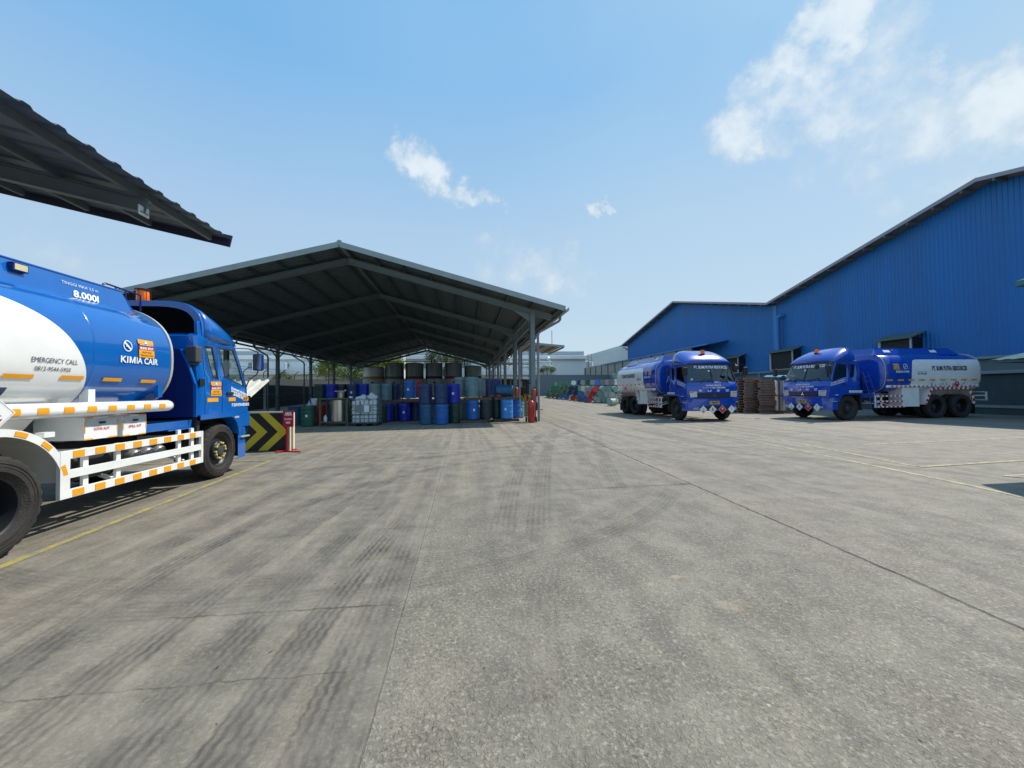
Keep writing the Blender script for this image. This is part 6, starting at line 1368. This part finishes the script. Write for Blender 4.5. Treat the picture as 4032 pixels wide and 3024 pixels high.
for sy in (-.25, .25): m = MB(CHAS); m.box((1.2, sy, .09), (1.05, .11, .04)); m.build('fork', t)
for (x, y, r) in ((.38, -.46, .30), (.38, .46, .30), (-.9, -.42, .24), (-.9, .42, .24)): m = MB(RUB); m.lathe([(r*.5, -.09), (r*.95, -.09), (r, -.05), (r, .05), (r*.95, .09), (r*.5, .09)], 24, (x, y, r), 'y'); m.build('wheel', t, smooth=35)
# white-roofed shelter in the distance
t = thing('shelter', 'low shelter with a white roof strip seen between the shed columns', 'shelter', (0, 0, 0)); m = MB(FWH); m.prism([(2.6, 3.15), (9.2, 3.05), (9.3, 3.22), (2.6, 3.35)], (49.5, 53), lambda u, v, w_: (u, w_, v)); m.build('roof', t)
m = MB(CDK); m.bb((2.6, 53.0, .4), (9.2, 53.1, 3.1)); m.build('back_panel', t)
for x in (2.8, 6, 9.1): m = MB(STEELG); m.beam((x, 49.7, .4), (x, 49.7, 3.1), .1, .1); m.build('post', t)
# ------------------------------------------------------------------ chevron barrier and sign
t = thing('chevron_barrier', 'black barrier panel with big yellow chevrons pointing right', 'barrier', (-5.35, 10.12, 0)); BKP = mat('panel_black', (.010, .011, .012), .5, var=.15)
m = MB(BKP); m.bb((-1.1, 0, .0), (1.12, .05, .93)); m.build('panel', t)
m = MB(CREAM); m.bb((-1.1, -.012, .93), (1.12, .062, .965)); m.bb((1.12, -.02, 0), (1.19, .06, .93)); m.build('edge_trim', t)
m = MB(YEL)
for k in range(4):
    u = -1.03+.475*k; 
    pts = [(u, .93), (u+.22, .93), (u+.62+.05, .47), (u+.20, .02), (u-.02, .02), (u+.43, .47)]
    m.add([(max(-1.1, min(1.11, a)), -.004, b) for a, b in pts], [(0, 1, 2, 5), (5, 2, 3, 4)])
m.build('chevrons', t)
t = thing('red_sign', 'small red AREA sign on a red stand in front of the chevron barrier', 'sign', (-4.19, 9.88, 0))
m = MB(REDS); m.bb((-.115, 0, .60), (.125, .012, .985)); m.build('board', t)
m = MB(LETW); f_ = lambda u, v: (u, -.002, v); write(m, 'AREA', -.075, .87, .165, .085, f_, .06); write(m, 'DI LARANG', -.075, .765, .16, .045, f_, .04); write(m, 'MASUK', -.045, .675, .10, .055, f_, .05); m.build('lettering', t)
m = MB(REDS); m.beam((-.03, .02, .02), (-.03, .02, .62), .05, .03); m.build('post', t)
m = MB(CREAM); m.beam((.035, .025, .02), (.035, .025, .62), .045, .03); m.build('post', t)
m = MB(REDS); m.beam((-.32, .10, .015), (.32, -.10, .015), .04, .03); m.beam((-.2, -.16, .035), (.1, .22, .035), .04, .03); m.build('foot', t)
# ------------------------------------------------------------------ lying drum pile
pile = [  # row (0 bottom), x in photo, colour
 (0, [(500, 'pgreen'), (524, 'pgreen'), (560, 'brown'), (614, 'pgreen'), (668, 'pblue'), (742, 'pblue'), (808, 'pred'), (878, 'purple'), (948, 'pblue'), (1022, 'pred'), (1108, 'paleg'), (1188, 'pgreen2'), (1263, 'pgreen2'), (1345, 'paleg'), (1430, 'pgreen2'), (1510, 'pgreen2')]),
 (1, [(520, 'pgreen'), (548, 'pgreen'), (588, 'pgreen'), (648, 'brown'), (703, 'pgreen'), (768, 'teal'), (842, 'navy'), (910, 'pblue'), (985, 'pgrey'), (1045, 'pred'), (1142, 'pgreen2'), (1225, 'paleg'), (1300, 'pgreen2'), (1385, 'pgreen2'), (1465, 'paleg')]),
 (2, [(560, 'pgreen'), (612, 'pgreen'), (674, 'pgreen'), (730, 'brown'), (795, 'navy'), (862, 'black'), (945, 'cream'), (1014, 'pgrey'), (1092, 'pred'), (1180, 'paleg'), (1260, 'pgreen2'), (1335, 'paleg'), (1420, 'pgreen2')]),
 (3, [(584, 'pgreen'), (610, 'paleg'), (644, 'pgreen'), (702, 'pgreen'), (748, 'pgreen'), (822, 'white'), (888, 'navy'), (940, 'pgrey'), (1000, 'green'), (1062, 'pgrey'), (1126, 'pblue'), (1186, 'purple'), (1246, 'pgrey'), (1298, 'purple'), (1352, 'white'), (1410, 'pgrey')])]
names = dict(pgreen='green', pgreen2='pale green', brown='rusty brown', pblue='blue', pred='red', purple='dull purple', paleg='washed-out green', teal='teal', navy='navy', pgrey='grey', cream='cream', black='black', white='white', green='deep green')
ordn = ['first', 'second', 'third', 'fourth', 'fifth', 'sixth', 'seventh', 'eighth', 'ninth', 'tenth', 'eleventh', 'twelfth', 'thirteenth', 'fourteenth', 'fifteenth', 'sixteenth']
rown = ['bottom', 'second', 'third', 'top']
def dep(zx):  # depth of the pile front at zoom column
    P_ = [(480, 56), (620, 50), (760, 45), (950, 40), (1100, 36.5), (1300, 35), (1600, 34.5)]
    for (a, b), (c, d) in zip(P_, P_[1:]):
        if zx <= c: return b+(d-b)*max(0, zx-a)/(c-a)
    return 34.5
for r_, lst in pile:
    for i, (zx, c) in enumerate(lst):
        y = dep(zx)*(1.0 if r_ < 3 or zx < 800 else 1.12)+.25*r_; sc_ = 1.0 if r_ < 3 or zx < 800 else 1.0
        x = px(2000+zx/3.19, y)
        drum('%s drum lying in the %s row of the outdoor pile, %s from the left' % (names[c], rown[r_], ordn[i]), c, x, y, gz(y)+.30+.505*r_+(.18 if r_ == 3 and zx > 800 else 0), lying=random.uniform(-.30, -.10), group='drums lying in the outdoor pile', lidc=random.choice([c, c, 'pgrey']) if c in ('paleg', 'pgreen2', 'cream') else None)
for (zx, c, dz, lab) in ((1345, 'pgreen2', 2.6, 'single green drum highest on the pile behind the middle truck'),):
    y = 38; drum(lab, c, px(2000+zx/3.19, y), y, gz(y)+dz, lying=-.2, group='drums lying in the outdoor pile')
y = 31.0; drum('pale drum leaning apart on the ground behind the middle truck', 'paleg', px(2424, y), y, gz(y)+.32, lying=-1.0, group='drums lying in the outdoor pile')
# supporting drums behind the front of the pile
for (r_, n_) in ((0, 9), (1, 8), (2, 7)):
    for k in range(n_):
        zx = 620+k*95+r_*40; y = dep(zx)+1.15; drum('pale green drum one row behind the outdoor pile front, %s layer, %s from the left' % (rown[r_], ordn[k]), 'pgreen2', px(2000+zx/3.19, y), y, gz(y)+.30+.505*r_, lying=-.1, group='drums behind the pile front')
# ------------------------------------------------------------------ pallet stacks and caged vessel between the trucks
for s_i, (x, y, n_, rz, nm) in enumerate(((px(2938, 21.2), 21.2, 14, .05, 'left'), (px(3008, 20.6), 20.6, 13, -.12, 'right'))):
    for k in range(n_): pallet('dark wooden pallet, %s from the bottom of the %s stack between the trucks' % (ordn[k], nm), x+random.uniform(-.06, .06), y+random.uniform(-.05, .05), .148*k, rz+random.uniform(-.05, .05), group='pallets stacked between the trucks', wd=WOOD2)
t = thing('caged_vessel', 'stainless vessel in a brown frame between pallets and right truck', 'tank', (px(3072, 20.2), 20.2, 0)); m = MB(STAIN); m.lathe([(.52, .15), (.52, 1.85), (.40, 1.98)], 28); m.build('vessel', t, smooth=35)
FRB = mat('frame_brown', (.10, .09, .06), .6, var=.2)
m = MB(FRB)
for sx in (-.6, .6):
    for sy in (-.6, .6): m.beam((sx, sy, 0), (sx, sy, 2.0), .07, .07)
for z in (.12, 1.0, 2.0):
    for s in (-.6, .6): m.beam((-.6, s, z), (.6, s, z), .06, .06); m.beam((s, -.6, z), (s, .6, z), .06, .06)
m.build('frame', t)
m = MB(mat('tarp_blue', (.10, .28, .48), .5, var=.1)); m.grid([[(-.5+k*.11, y, 2.03+.09*abs(sin(k*.9))+.02*j) for k in range(10)] for j, y in enumerate((-.6, -.2, .2, .6))]); o = m.build('folded_sheet', smooth=60, loc=(px(3072, 20.2), 20.2, 0)); tag(o, 'wavy light-blue sheet lying on top of the caged vessel', 'sheet')
# ------------------------------------------------------------------ small hut and parasol at the right edge
t = thing('hut', 'small hut with a cream tiled roof and posts at the right edge', 'hut', (24.1, 12.4, 0)); TL = mat('tile_cream', (.62, .60, .50), .6, var=.12, dirt=.2, dcol=(.4, .37, .28))
m = MB(TL)
for a in range(4):
    R0 = Matrix.Rotation(a*pi/2, 3, 'Z'); rows = []
    for i in range(7):
        hh = i/6; ww = 1.65*(1-hh)*1.0+.02; dd = ww; z = 2.48+.62*hh
        rows.append([R0 @ Vector((-ww+2*ww*k/24, -dd, z+.035*abs(sin(k*pi/3)))) for k in range(25)]); 
    m.grid(rows)
m.build('roof', t, smooth=40)
m = MB(STEELD)
m.bb((-1.55, -1.55, 2.38), (1.55, 1.55, 2.46)); m.build('eave_board', t)
for sx in (-1, 1):
    for sy in (-1, 1): m = MB(WBT); m.beam((sx*.9+.5, sy*.5-.9, 0), (sx*.9+.5, sy*.5-.9, 2.4), .16, .16); m.build('post', t)
t = thing('parasol', 'teal parasol edge poking in at the right border', 'parasol', (9.80, 4.80, 0)); TP = mat('parasol_teal', (.03, .16, .18), .6, var=.1)
m = MB(TP); ring = [[(0.80*cos(2*pi*k/6)*f, 0.80*sin(2*pi*k/6)*f, 3.14+.32*(1-f)+(.04*abs(sin(k*pi/3)) if f > .9 else 0)) for k in range(6)] for f in (1, .7, .4, .05)]; m.grid(ring, closed=True); lo_ = [[(0.80*cos(2*pi*k/6), 0.80*sin(2*pi*k/6), 3.14+.04*abs(sin(k*pi/3))) for k in range(6)], [(0.81*cos(2*pi*k/6), 0.81*sin(2*pi*k/6), 3.04+.05*abs(sin(k*pi/3))) for k in range(6)]]; m.grid(lo_, closed=True); m.build('canopy', t)
m = MB(STEELD); m.tube([(0, 0, 0), (0, 0, 3.48)], .03, 8); m.build('pole', t); m = MB(CONC); m.lathe([(.3, 0), (.3, .12), (.1, .16)], 20); m.build('base', t)
